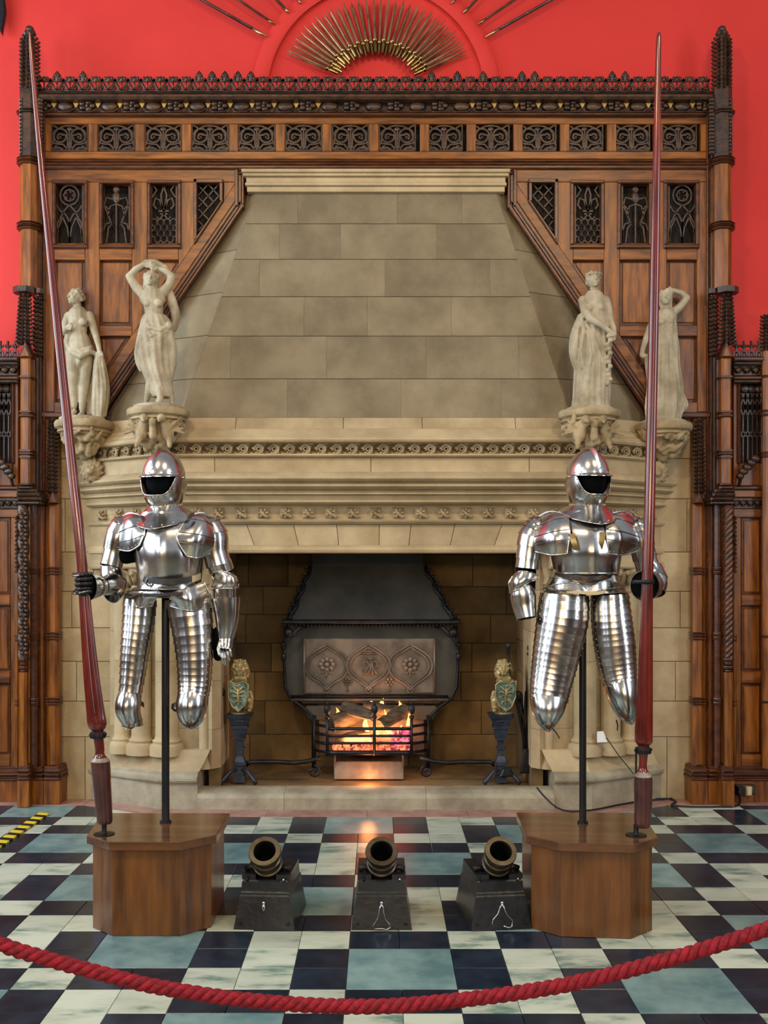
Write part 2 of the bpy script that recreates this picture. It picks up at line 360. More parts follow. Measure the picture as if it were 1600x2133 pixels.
# coursed blocks that follow the plan: each block is one object
def course(y0, y1, off0, off1, joints, name, m, par=cp, lean=0, ch=.003):
    pa0, pa1 = path(off0), path(off1); z0, z1 = Zf(y0), Zf(y1); nrm = Vector((0, -1, (off0-off1)/(z1-z0))).normalized()
    xs = [pa0[1][0]]+joints+[pa0[2][0]]; 
    for i in range(len(xs)-1):
        a, b = xs[i], xs[i+1]
        s = lambda x: lean*(x-XC)*.18 if abs(x-pa0[1][0]) > 1e-6 and abs(x-pa0[2][0]) > 1e-6 else 0
        at = a+s(a) if i else pa1[1][0]; bt = b+s(b) if i < len(xs)-2 else pa1[2][0]
        g = .0014
        MB().slab([(a+g, DF-off0, z0+g), (b-g, DF-off0, z0+g), (bt-g, DF-off1, z1-g), (at+g, DF-off1, z1-g)], nrm, .15, ch).build(name, m, par)
    for w0, f0, w1, f1 in ((0, 1, 0, 1), (3, 2, 3, 2)):
        A, B = Vector((*pa0[w0], z0)), Vector((*pa0[f0], z0)); C_, D_ = Vector((*pa1[f0], z1)), Vector((*pa1[w0], z1))
        n = (B-A).cross(D_-A); n = n if n.y < 0 else -n
        MB().slab([A, B, C_, D_], n, .12, ch).build(name, m, par)
jx = lambda l, D=6.75: [(x-VX)*D/F for x in l]
course(1137, 1092, .0, -.0, jx([432, 530, 622, 706, 790, 852, 938, 1030, 1128]), 'voussoir', 'stone', lean=.36)
course(986, 955, .055, .055, jx([450, 773, 1100]), 'frieze_block', 'stone')
course(893, 866, -.005, -.055, jx([490, 715, 880, 1075]), 'shoulder_block', 'stone')
# core behind the mantel so that nothing shows through
mb = MB(); 
for z0, z1, o0, o1 in ((Zf(1151), Zf(1083), -.02, -.02), (Zf(1083), Zf(893), -.06, -.02), (Zf(893), Zf(866), -.03, -.07)):
    R = [[Vector((x, y, z)) for x, y in path(o)+path(-.2)[::-1]] for z, o in ((z0, o0), (z1, o1))]
    mb.rings(R)
mb.build('core', 'mortar', cp)
# tapering hood: front and two cheeks, of blocks
hb = 2.545; ht = P(530, 400, 7.0).z
fb = [Vector((XC-1.275, 6.80, hb)), Vector((XC+1.275, 6.80, hb))]; ft = [Vector((XC-.805, 7.0, ht)), Vector((XC+.805, 7.0, ht))]
hn = (fb[1]-fb[0]).cross(ft[0]-fb[0]).normalized(); hn = hn if hn.y < 0 else -hn
def onhood(px, py):
    d = Vector(((px-VX)/F, 1, (VY-py)/F)); o = Vector((0, 0, EYE)); t = (fb[0]-o).dot(hn)/d.dot(hn); return o+d*t
rows = [400, 466, 540, 618, 700, 789, 868]
jj = [[620, 827, 962], [582, 709, 910], [540, 802, 1020], [633, 765, 940], [480, 680, 887, 1080], [598, 835, 1043]]
for r in range(6):
    zt, zb = onhood(791, rows[r]).z, onhood(791, rows[r+1]).z
    if r == 5: zb = hb
    if r == 0: zt = ht
    def edge(s, z): t = (z-hb)/(ht-hb); return fb[s].lerp(ft[s], t)
    zs = (zb+.0015, zt-.0015)
    js = [None]+jj[r]+[None]
    for i in range(len(js)-1):
        def pt(j, z, side):
            if j is None: return edge(0 if side < 0 else 1, z)
            p = onhood(j, (rows[r]+rows[r+1])/2); e = edge(0, z); return Vector((p.x-.0015*side*-1, e.y, z))
        a0 = pt(js[i], zs[0], -1); b0 = pt(js[i+1], zs[0], 1); b1 = pt(js[i+1], zs[1], 1); a1 = pt(js[i], zs[1], -1)
        if js[i] is not None: a0.x += .003; a1.x += .003
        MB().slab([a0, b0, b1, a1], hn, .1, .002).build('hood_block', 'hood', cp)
for s in (0, 1):
    sg = -1 if s == 0 else 1
    wb = Vector((XC+sg*1.86, 7.06, hb)); wt = Vector((XC+sg*.91, 7.08, ht))
    lv = [0, .17, .36, .55, .74, 1]
    for i in range(5):
        t0, t1 = lv[i]+.001, lv[i+1]-.001
        pts = [fb[s].lerp(ft[s], t0), wb.lerp(wt, t0), wb.lerp(wt, t1), fb[s].lerp(ft[s], t1)]
        n = (pts[1]-pts[0]).cross(pts[3]-pts[0]); n = n if n.y < 0 else -n
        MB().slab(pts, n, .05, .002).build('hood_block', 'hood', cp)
# hood top cornice
mb = MB()
for y0, y1, d, hw in ((403, 392, 6.965, .862), (392, 386, 6.945, .872), (386, 374, 6.955, .866), (374, 368, 6.93, .885), (368, 361, 6.915, .893)):
    z0, z1 = EYE+(VY-y0)*7/F, EYE+(VY-y1)*7/F
    mb.slab([(XC-hw, d, z0), (XC+hw, d, z0), (XC+hw, d, z1), (XC-hw, d, z1)], NF, .15, .004)
mb.build('hood_cornice', 'stone', cp)
# ashlar of the wall either side of the piers
def ashlar(rowsy, joints, x0, x1, D, name, m, par, mirror=False, dep=.09):
    for r in range(len(rowsy)-1):
        js = [x0]+joints[r]+[x1]
        for i in range(len(js)-1):
            a, b = P(js[i], rowsy[r], D), P(js[i+1], rowsy[r+1], D); g = .0016
            xa, xb = a.x+g, b.x-g
            if mirror: xa, xb = 2*XC-xb, 2*XC-xa
            MB().slab([(xa, D, b.z+g), (xb, D, b.z+g), (xb, D, a.z-g), (xa, D, a.z-g)], NF, dep, .003).build(name, m, par)
ry = [865, 955, 1039, 1150, 1232, 1308, 1378, 1461, 1535, 1666]
js = [[], [], [135], [195], [149], [231], [159], [250], [177]]
for mi in (False, True): ashlar(ry, js, 118, 300, YW, 'ashlar_block', 'stone', cp, mi)
# piers: plinth, sloping base, three shafts each and carved capitals
for s in (-1, 1):
    X = lambda x: XC+s*x
    pier = []
    def rg(off, z, xi=1.155):
        p = path(off); return [Vector((p[0][0] if s < 0 else p[3][0], p[0][1], z)), Vector((p[1][0] if s < 0 else p[2][0], p[1][1], z)), Vector((X(xi), p[1][1], z)), Vector((X(xi), YW+.02, z))]
    MB().rings([rg(.0, 0), rg(0, .17), rg(.02, .175), rg(.03, .19), rg(.03, .205), rg(.01, .215), rg(.0, .225), rg(-.03, .24)]).build('pier_plinth', 'greyst', cp)
    MB().rings([rg(-.03, .24, 1.15), rg(-.07, .30, 1.12), rg(-.10, .37, 1.09)]).build('pier_base', 'stone', cp)
    for cx, cy, rr in ((1.70, 6.985, .055), (1.56, 6.93, .066), (1.385, 6.90, .075)):
        c = (X(cx), cy, 0)
        MB().lathe([(rr*1.55, .33), (rr*1.55, .38), (rr*1.45, .40), (rr*1.2, .41), (rr*1.28, .425), (rr*1.05, .44), (rr, .46), (rr, .95)], c, 20).build('shaft', 'stone', cp, smooth=True, auto=.7)
        MB().lathe([(rr, .952), (rr, 1.40), (rr*1.2, 1.41), (rr*1.2, 1.425), (rr, 1.435), (rr*1.05, 1.45)], c, 20).build('shaft', 'stone', cp, smooth=True, auto=.7)
        mb = MB().lathe([(rr*.95, 1.44), (rr*1.05, 1.50), (rr*1.4, 1.56)], c, 14)
        for k in range(10):
            a = 2*PI*k/10; q = Vector((cos(a), sin(a), 0)); c0 = Vector(c)
            mb.tube([c0+q*rr*1.0+V(0, 0, 1.455), c0+q*rr*1.3+V(0, 0, 1.49), c0+q*rr*1.55+V(0, 0, 1.53), c0+q*rr*1.9+V(0, 0, 1.535)], [.014, .02, .02, .012], 5)
            mb.ell(c0+q*rr*1.85+V(0, 0, 1.53), .02, 6, 4)
        mb.build('capital', 'carve', cp, smooth=True)
    MB().rings([rg(.02, 1.56, 1.13), rg(.035, 1.575, 1.13), rg(.03, 1.60, 1.13), rg(.0, 1.62, 1.13), rg(.0, Zf(1151), 1.13)]).build('abacus', 'stone', cp)
    # jamb behind the shafts and moulded jamb next to the opening
    p = [(X(1.80), YW), (X(1.45), 6.93), (X(1.15), 6.92), (X(1.08), 6.86), (X(1.03), 6.92), (X(1.03), 7.3), (X(1.80), 7.3)]
    zs = [.24, .50, .82, 1.14, 1.42, 1.67]
    for i in range(5): MB().rings([[Vector((x, y, z)) for x, y in p] for z in (zs[i]+.001, zs[i+1]-.001)]).build('jamb_block', 'stone', cp)
    MB().lathe([(.06, .24), (.05, .27), (.032, .30), (.032, 1.45), (.045, 1.46), (.035, 1.5), (.06, 1.58), (.06, 1.66)], (X(1.14), 6.90, 0), 14).build('jamb_shaft', 'stone', cp, smooth=True, auto=.7)
# hearth kerb in three lengths
def kerb(xa, xb):
    pr = [(6.735, 0), (6.735, .075), (6.75, .10), (6.79, .117), (6.93, .117), (6.94, .09), (6.94, 0)]
    MB().rings([[Vector((x, y, z)) for y, z in pr] for x in (xa, xb)]).build('hearth_kerb', 'greyst', cp, smooth=True, auto=.5)
for a, b in ((XC-1.155, -.62), (-.618, .30), (.302, XC+1.155)): kerb(a, b)
# firebox
fbx = thing('firebox', (XC, 7.4, 0), 'deep sooty stone firebox behind the stone kerb', 'firebox')
MB().box((XC-1.05, 6.93, .02), (XC+1.05, 7.85, .10)).build('hearth_floor', 'soot', fbx)
YB = 7.72
rowf = [1140, 1155, 1222, 1280, 1340, 1400, 1460, 1530, 1600]
jf = [[600, 900], [517, 600, 700, 860, 985, 1070], [548, 690, 880, 1055], [512, 600, 780, 950, 1022], [565, 700, 880, 983], [530, 640, 800, 960, 1060], [552, 700, 900, 1003], [520, 650, 850, 1040]]
ashlar(rowf, jf, 470, 1090, YB, 'firebox_block', 'soot', fbx)
for s in (-1, 1):
    zz = [.10, .35, .60, .82, 1.05, 1.3, 1.55, 1.95]
    for i in range(7):
        ys = [6.95, 7.72] if i % 2 else [6.95, 7.35, 7.72]
        for j in range(len(ys)-1):
            x = XC+s*1.035; g = .0016
            MB().slab([(x, ys[j]+g, zz[i]+g), (x, ys[j+1]-g, zz[i]+g), (x, ys[j+1]-g, zz[i+1]-g), (x, ys[j]+g, zz[i+1]-g)], (-s, 0, 0), .08, .003).build('firebox_block', 'soot', fbx)
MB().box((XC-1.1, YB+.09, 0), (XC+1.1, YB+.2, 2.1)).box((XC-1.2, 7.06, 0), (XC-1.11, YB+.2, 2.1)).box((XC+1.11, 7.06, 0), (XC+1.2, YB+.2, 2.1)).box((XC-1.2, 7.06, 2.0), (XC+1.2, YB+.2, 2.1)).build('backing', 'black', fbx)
# carved friezes: one unit each, copied along the front and the splays
def along(path_, pitch, start=.5):
    out = []
    for i in range(3):
        a, b = Vector(path_[i]), Vector(path_[i+1]); L = (b-a).length; n = max(1, int(L/pitch)); d = (b-a)/L
        for k in range(n): p = a+d*(L*(k+.5)/n); out.append((p.x, p.y, math.atan2(d.y, d.x)))
    return out
def unit_leaf():
    mb = MB(); h = .038
    mb.tube([V(x, -.012-.006*sin(x*60), z) for x, z in arc(0, 0, .027, 200, -120, 14)], [.010]*13+[.007, .004], 5)
    mb.tube([V(x, -.014, z) for x, z in arc(.0, 0, .013, 0, 360, 8)], .006, 4)
    for a in (30, 100, 170, 240, 310):
        q = math.radians(a); mb.ell(V(.034*cos(q), -.012, .030*sin(q)), (.013, .010, .008), 6, 4, Matrix.Rotation(-q, 3, 'Y'))
    mb.tube([V(-.055, -.008, -.025), V(-.03, -.016, -.034), V(0, -.012, -.03)], [.005, .008, .004], 5)
    mb.tube([V(.05, -.008, .028), V(.03, -.016, .034), V(.01, -.012, .03)], [.005, .008, .004], 5)
    return mb
def unit_rose(v):
    mb = MB()
    mb.slab([(-.036, -.012, -.036), (.036, -.012, -.036), (.036, -.012, .036), (-.036, -.012, .036)], NF, .02, .008)
    for k in range(6):
        a = 2*PI*k/6+v; mb.ell(V(.022*cos(a), -.020, .022*sin(a)), (.014, .010, .009), 6, 4, Matrix.Rotation(-a, 3, 'Y'))
    mb.ell(V(0, -.026, 0), .010, 6, 4)
    mb.tube([V(-.02, -.026, .02), V(0, -.034, -.01), V(.026+.02*v, -.028, -.026), V(.05, -.014, -.022)], [.004, .010, .011, .003], 5)
    return mb
pro = None
for x, y, a in along(path(.03), .0985):
    z = Zf(937)
    if pro is None: o = pro = unit_leaf().build('frieze_leaf', 'carve', cp, smooth=True, loc=None); me_ = MB(); 
    else: o = pro.copy(); COL.objects.link(o)
    o.location = Vector((x, y, z))-cp.location; o.rotation_euler = (0, 0, a)
# meshes above were written round the world origin: shift them back to their own origin
def recentre(o):
    org = o.parent.location if o.parent else V(0, 0, 0)
    o.data.transform(Matrix.Translation(org))
recentre(pro)
pr2 = []
for i, (x, y, a) in enumerate(along(path(-.035), .1425)):
    z = Zf(1068)
    if len(pr2) < 2: o = unit_rose(i*.5).build('frieze_rosette', 'carve', cp, smooth=True, auto=.6); recentre(o); pr2.append(o)
    else: o = pr2[i % 2].copy(); COL.objects.link(o)
    o.location = Vector((x, y, z))-cp.location; o.rotation_euler = (0, 0, a)
# ---------------------------------------------------------------- oak overmantel
DF_ = 6.98; SC_ = DF_/F
om = thing('overmantel_panelling', (XC, 7.0, 2.6), 'tall carved oak overmantel framing the stone hood, with tracery windows and pierced crest', 'panelling')
def mx(poly): return [(1566-x, y) for x, y in poly]
def board(poly, D, dep, name, m, par=None, ch=.004, both=True):
    for pl in ((poly, mx(poly)) if both else (poly,)):
        if len(pl) < 3: continue
        MB().slab([P(x, y, D) for x, y in pl], NF, dep, ch).build(name, m, par or om)
def rect(x0, y0, x1, y1): return [(x0, y0), (x1, y0), (x1, y1), (x0, y1)]
def dg(poly, k=0): return clip(poly, 430, 293, 343726-k*520.3)
def dgr(x0, y0, x1, y1, k=0): return dg(rect(x0, y0, x1, y1), k)
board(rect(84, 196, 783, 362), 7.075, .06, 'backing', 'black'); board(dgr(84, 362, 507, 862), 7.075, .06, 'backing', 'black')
board(rect(84, 238, 1482, 258), DF_, .06, 'rail', 'oakh', both=False)
board(rect(84, 315, 1482, 331), DF_, .06, 'rail', 'oakh', both=False)
cx14 = [145+97.54*i for i in range(14)]
board(rect(84, 258, 106, 315), DF_, .06, 'stile', 'oak')
for i in range(7):
    a, b = cx14[i]+39, cx14[i+1]-39
    if i < 6: board(rect(a, 258, b, 315), DF_-.002, .06, 'stile', 'oak')
    else: board(rect(a, 258, b, 315), DF_-.002, .06, 'stile', 'oak', both=False)
# square tracery cells
def tube2(mb, pts, D, r, fu, flat=1): mb.tube([P(*fu(*p), D) for p in pts], r, 4, up=(0, -1, 0))
def sq_cell(cx):
    fu = lambda u, v: (cx+u*38, 286-v*28)
    mb = MB(); D = 6.995
    for s in (-1, 1):
        R = lambda pts: [(s*a, b) for a, b in pts]
        sp = [(.08, -.95), (.10, -.2), (.12, .25)]+arc(.50, .12, .40, 150, 20, 6, .5)+arc(.52, .0, .34, -10, -200, 8, .40)+arc(.50, .02, .16, 140, -60, 5, .22)
        tube2(mb, R(sp), D, .008, fu)
        tube2(mb, R([(.0, .85), (.3, .80), (.62, .62), (.80, .3), (.88, -.3), (.95, -.6)]), D, .007, fu)
        tube2(mb, R([(.95, .9), (.70, .72), (.62, .55)]), D, .007, fu)
        tube2(mb, R([(.08, -.95), (.35, -.55), (.65, -.52), (.95, -.42)]), D, .008, fu)
        tube2(mb, R([(.35, -.95), (.55, -.80), (.95, -.85)]), D, .009, fu)
        tube2(mb, R([(.98, .98), (.98, -.98)]), D, .006, fu)
        mb.ell(P(*fu(s*.50, .0), D-.004), .011, 6, 4); mb.ell(P(*fu(s*.75, -.68), D-.004), (.016, .008, .010), 6, 4)
    tube2(mb, [(0, -.95), (0, .55)], D, .007, fu)
    tube2(mb, [(-.98, .98), (.98, .98)], D, .006, fu); tube2(mb, [(-.98, -.98), (.98, -.98)], D, .006, fu)
    mb.ell(P(*fu(0, .62), D), (.022, .010, .016), 6, 4)
    return mb
o0 = None
for cx in cx14:
    if o0 is None: o0 = sq_cell(cx).build('tracery_panel', 'oakd', om)
    else: dup(o0, om, ((cx-cx14[0])*6.995/F, 0, 0))
# long mouldings
def hmould(y, h, proud, name='moulding', m='oakm', x0=84, x1=1482, D=DF_, par=None):
    MB().slab([P(x0, y-h/2, D-proud), P(x1, y-h/2, D-proud), P(x1, y+h/2, D-proud), P(x0, y+h/2, D-proud)], NF, .05+proud, .007).build(name, m, par or om)
for y, h, p in ((334, 5, .02), (340, 5, .032), (347, 8, .022)): hmould(y, h, p)
board(rect(84, 350, 507, 379), DF_, .06, 'rail', 'oakh')
for y, p in ((353, .02), (359, .03)): hmould(y, 5, p, x0=497, x1=1069)
XS = [(84, 113), (177, 207), (275, 307), (372, 405), (466, 507)]
for i, (a, b) in enumerate(XS): board(dgr(a, 379, b, 858, 40), DF_, .06, 'stile', 'oak')
fx = [(113, 177), (207, 275), (307, 372), (405, 466)]
for y0, y1 in ((508, 541), (678, 700), (838, 862)):
    for i, (a, b) in enumerate(fx): board(dgr(a, y0, b, y1, 40), DF_+.001, .06, 'rail', 'oakh')
for y0, y1 in ((541, 678), (700, 838)):
    for a, b in fx:
        p = dgr(a-1, y0-1, b+1, y1+1, 40)
        if len(p) > 2 and abs(sum(p[i-1][0]*p[i][1]-p[i][0]*p[i-1][1] for i in range(len(p))))/2 > 260:
            board(p, 7.02, .02, 'panel_bead', 'oakm', ch=.003)
            q = clip(clip(clip(clip(dg(p, 47), -1, 0, -(a+6)), 1, 0, b-6), 0, -1, -(y0+6)), 0, 1, y1-6)
            if len(q) > 2: board(q, 7.012, .02, 'panel', 'oak', ch=.004)
# diagonal boards and their three mouldings
def diag(k0, k1, D, name, m, ch=.005):
    # band between offsets k0 and k1 (pixels, measured inwards from the stone edge)
    n = Vector((430, 293))/520.3; a = Vector((507, 430)); b = Vector((212, 862))
    p = [a-n*k0, b-n*k0, b-n*k1, a-n*k1]; q = [(t.x, t.y) for t in p]
    big = [(q[0][0]+90, q[0][1]-132), q[1], q[2], (q[3][0]+90, q[3][1]-132)]
    big = clip(clip(clip(big, 1, 0, 507-k0*.82), 0, 1, 862), 0, -1, -379); board(big, D, .05, name, m, ch=ch)
diag(20, 41, DF_-.001, 'diagonal_rail', 'oakh'); diag(13, 20, DF_-.02, 'diagonal_moulding', 'oakm'); diag(6, 13, DF_-.008, 'diagonal_moulding', 'oakm'); diag(0, 6, DF_-.022, 'diagonal_moulding', 'oakm')
for x0, x1, p in ((503, 508, .02), (496, 503, .008), (489, 496, .022)): board(rect(x0, 352, x1, 432-(508-x1)*.3), DF_-p, .05, 'upright_moulding', 'oakm')
board([(84, 858), (222, 858), (216, 870), (84, 870)], DF_-.03, .08, 'foot_moulding', 'oakm', ch=.008)
# tall tracery windows
def frame_ring(x0, y0, x1, y1, w, D, name, m):
    for a in (rect(x0, y0, x1, y0+w), rect(x0, y1-w, x1, y1), rect(x0, y0+w, x0+w, y1-w), rect(x1-w, y0+w, x1, y1-w)): board(a, D, .04, name, m, ch=.006)
def tall(kind, x0, x1, y0=384, y1=506):
    cx, cy, hw, hh = (x0+x1)/2, (y0+y1)/2, (x1-x0)/2, (y1-y0)/2
    fu = lambda u, v: (cx+u*hw, cy-v*hh); mb = MB(); D = 7.005; r = .0065
    T = lambda pts, rr=r: tube2(mb, pts, D, rr, fu)
    if kind == 'rose':
        T(arc(0, .62, .70, 0, 360, 14, .34)); T(arc(0, .62, .42, 0, 360, 8, .2))
        for k in range(5): mb.ell(P(*fu(.28*cos(k*1.257), .62+.13*sin(k*1.257)), D), .012, 6, 4)
        for s in (-1, 1):
            T([(s*.95, .3), (s*.7, .1), (s*.25, -.05), (0, -.3), (s*.0, -1)]); T([(0, .28), (s*.35, .12), (s*.9, -.35), (s*.95, -1)]); T([(s*.5, -.12), (s*.15, -.5), (s*.05, -.8)]); T([(s*.5, -.12), (s*.85, -.5), (s*.92, -.8)])
            T([(s*.98, 1), (s*.98, -1)])
    elif kind == 'thistle':
        mb.ell(P(*fu(0, .55), D), (.030, .014, .040), 8, 6); mb.ell(P(*fu(0, .82), D), (.026, .012, .022), 8, 5)
        T([(0, .4), (0, -1)], .007)
        for s in (-1, 1):
            T([(0, .42), (s*.35, .5), (s*.75, .55), (s*.9, .3), (s*.5, .1)]); T([(0, .32), (s*.45, .25), (s*.62, -.05), (s*.4, -.3), (0, -.52)]); T([(s*.95, .3), (s*.7, .05), (s*.62, -.1)])
            T([(0, -.52), (s*.3, -.34), (s*.6, -.5), (s*.75, -1)]); T([(s*.4, -.3), (s*.8, -.36), (s*.97, -.6), (s*.97, -1)]); T([(s*.98, 1), (s*.98, -1)])
    elif kind == 'lily':
        T([(0, .92), (-.22, .62), (-.12, .2), (0, .05), (.12, .2), (.22, .62), (0, .92)], .008)
        for s in (-1, 1):
            T([(0, .05), (s*.3, .45), (s*.65, .52), (s*.8, .28), (s*.55, .15)], .008); T([(0, .0), (s*.3, -.2), (s*.55, -.12)], .007); T([(s*.9, 1), (s*.55, .8), (s*.9, .55)]); T([(s*.98, 1), (s*.98, -1)])
        T([(-.4, .08), (.4, .08)], .008); T([(-.3, -.02), (.3, -.02)], .007)
        for rr_ in range(4):
            for c in range(3 if rr_ % 2 else 4):
                u = (-.5+c*.5) if rr_ % 2 else (-.75+c*.5)
                T(arc(u, -.3-.19*rr_, .25, 0, 360, 7, .13), .005)
    else:
        for k in range(-3, 8):
            y = -1+k*.4
            T([(-1, y), (-.5, y+.2), (-.5, y+.2), (0, y+.4), (.5, y+.6), (1, y+.8)], .006); T([(1, y), (.5, y+.2), (0, y+.4), (-.5, y+.6), (-1, y+.8)], .006)
    return mb
wn = [('rose', 117, 173), ('thistle', 215, 270), ('lily', 315, 368)]
for k, a, b in wn:
    frame_ring(a-9, 374, b+9, 516, 7, DF_-.022, 'window_moulding', 'oakm'); frame_ring(a-3, 380, b+3, 510, 4, 7.0, 'window_bead', 'oak')
    for mirror in (0, 1):
        aa, bb = (a, b) if not mirror else (1566-b, 1566-a)
        tall(k, aa, bb).build('tracery_window', 'oakd', om)
for mirror in (0, 1):
    mb = tall('net', 412, 456)
    # cut by the diagonal: keep what lies clear of the diagonal board
    c0 = 343726-52*520.3; mm = MB()
    bad = set()
    for i, p in enumerate(mb.v):
        px, py = VX+p.x*F/p.y, VY-(p.z-EYE)*F/p.y
        if 430*px+293*py > c0+8*520 or py < 380 or py > 508 or px < 411 or px > 457: bad.add(i)
    keep = [f for f in mb.f if not any(i in bad for i in f)]
    mb.f = keep
    if mirror:
        mb.v = [Vector((2*783/F*0+(P(1566-(VX+p.x*F/p.y), 0, p.y)).x, p.y, p.z)) for p in mb.v]
    mb.build('tracery_window', 'oakd', om)
board(dg(rect(403, 372, 410, 500), 34), DF_-.022, .04, 'window_moulding', 'oakm'); board(rect(403, 372, 464, 380), DF_-.022, .04, 'window_moulding', 'oakm'); board(rect(457, 380, 464, 418), DF_-.022, .04, 'window_moulding', 'oakm')
n_ = Vector((430, 293))/520.3
board([(466, 416), (461, 416), (404, 499), (404, 508)], DF_-.022, .04, 'window_moulding', 'oakm')
# cornice: big mouldings, carved vine band, pierced crest
CD = 6.90
def hm2(y0, y1, D, name, m, ch=.008, x0=78, x1=1488):
    MB().slab([P(x0, y0, D), P(x1, y0, D), P(x1, y1, D), P(x0, y1, D)], NF, 7.12-D, ch).build(name, m, om)
hm2(188, 193, 6.92, 'cornice_moulding', 'oakd'); hm2(193, 205, 6.89, 'cornice_moulding', 'oakd', .014); hm2(205, 209, 6.93, 'cornice_moulding', 'oakm')
hm2(209, 234, 6.98, 'cornice_hollow', 'oakd', .002); hm2(234, 239, 6.94, 'cornice_moulding', 'oakm', .006)
M['gold'] = mat('worn_gilding', sr(150, 110, 48), sr(190, 150, 80), rough=.45, scale=20)
def vine(cx, kind):
    D = 6.955; fu = lambda u, v: (cx+u*23, 221.5-v*12); mb = MB()
    if kind == 0:
        for k in range(5): mb.ell(P(*fu(-.25+.5*cos(k*1.26), .1+.6*sin(k*1.26)), D), (.026, .016, .018), 6, 4)
        mb.ell(P(*fu(-.25, .1), D-.01), .014, 6, 4)
    else: mb.ell(P(*fu(-.2, 0), D), (.058, .018, .034), 8, 5)
    tube2(mb, [(-1, -.9), (-.6, -.95), (.2, -.9), (.6, -.4), (.85, -.2), (1, -.9)], D-.005, .005, fu)
    return mb
vv = [None, None]
for i in range(31):
    cx = 95+45.9*i; k = i % 2
    if vv[k] is None: vv[k] = vine(cx, k).build('vine_leaf', 'oakd', om, smooth=True)
    else: dup(vv[k], om, ((cx-(95+45.9*k))*6.955/F, 0, 0))
gd = MB()
for i in range(31):
    if i in (13, 14, 15, 16, 17, 18): continue
    cx = 112+45.9*i; gd.slab([P(cx, 226, 6.952), P(cx-6, 214, 6.952), P(cx+6, 214, 6.952)], NF, .02, .002)
gd.build('gilt_leaf_tips', 'gold', om, kind='stuff')
def crest(cx, tallf):
    D = 6.94; fu = lambda u, v: (cx+u*13.4, 190-v*27); mb = MB()
    for s in (-1, 1):
        tube2(mb, [(0, .1), (s*.35, .14), (s*.75, .45), (s*1.0, .95)], D, .008, fu); tube2(mb, [(s*1.0, .1), (s*.9, .35), (s*.62, .55), (s*.45, .35), (s*.25, .14)], D+.006, .006, fu)
        mb.ell(P(*fu(s*.5, .98), D), (.012, .010, .014), 6, 4)
    tube2(mb, [(-1, .06), (1, .06)], D, .008, fu)
    tube2(mb, [(0, .2), (0, .75)], D, .006, fu); tube2(mb, [(-1, .78), (1, .78)], D, .008, fu)
    h = .34 if tallf else .0
    mb.ell(P(*fu(0, .92+h*.6), D), (.018, .012, .020+.02*tallf), 6, 4)
    if tallf: mb.ell(P(*fu(0, 1.22), D), (.026, .012, .016), 6, 4)
    mb.slab([P(*fu(-.16, 1.0+h), D-.01), P(*fu(0, .8+h), D-.01), P(*fu(.16, 1.0+h), D-.01), P(*fu(0, 1.25+h), D-.01)], NF, .02, .003)
    return mb
cc = [None, None]; tl = {1, 3, 12, 13, 14, 15, 16, 32, 34, 37, 38, 44, 45, 30}
for i in range(52):
    cx = 92+26.9*i
    k = 1 if i in tl else 0
    if cc[k] is None: cc[k] = (crest(cx, k).build('crest_piece', 'oakd', om, smooth=True), cx)
    else: dup(cc[k][0], om, ((cx-cc[k][1])*6.94/F, 0, 0))
# side mouldings between panelling and buttresses
for x0, x1, D in ((80, 84, 6.95), (84, 89, 6.965), (89, 93, 6.955)): board(rect(x0, 196, x1, 1600), D, .12, 'upright_moulding', 'oakm')
# ---------------------------------------------------------------- buttresses with pinnacles, one each side
def tier_mb(c, r, h):
    """one tier of curled leaves round a pinnacle"""
    mb = MB(); mb.lathe([(r*.55, -h/2), (r*.6, h/2)], c, 6)
    for k in range(5):
        a = PI+k*PI/4; q = Vector((cos(a), sin(a), 0))
        mb.tube([c+q*r*.4+V(0, 0, -h*.45), c+q*r*.85+V(0, 0, -h*.2), c+q*r*1.08+V(0, 0, h*.15), c+q*r*.9+V(0, 0, h*.36)], [h*.3, h*.36, h*.30, h*.12], 4)
    return mb
def band(cx, y, r, D, par, m='oakm', k=8, h=8):
    c = P(cx, y, D); z = h*D/F/2
    MB().lathe([(r, -z), (r*1.28, -z*.8), (r*1.34, -z*.4), (r*1.1, -z*.1), (r*1.1, z*.1), (r*1.34, z*.4), (r*1.28, z*.8), (r, z)], c, k, a0=PI/8).build('shaft_ring', m, par)
def shaft(cx, y0, y1, r, D, par, m='oak', k=8, name='shaft'):
    a, b = P(cx, y0, D), P(cx, y1, D)
    MB().lathe([(r, 0), (r, a.z-b.z)], b, k, a0=PI/k).build(name, m, par)
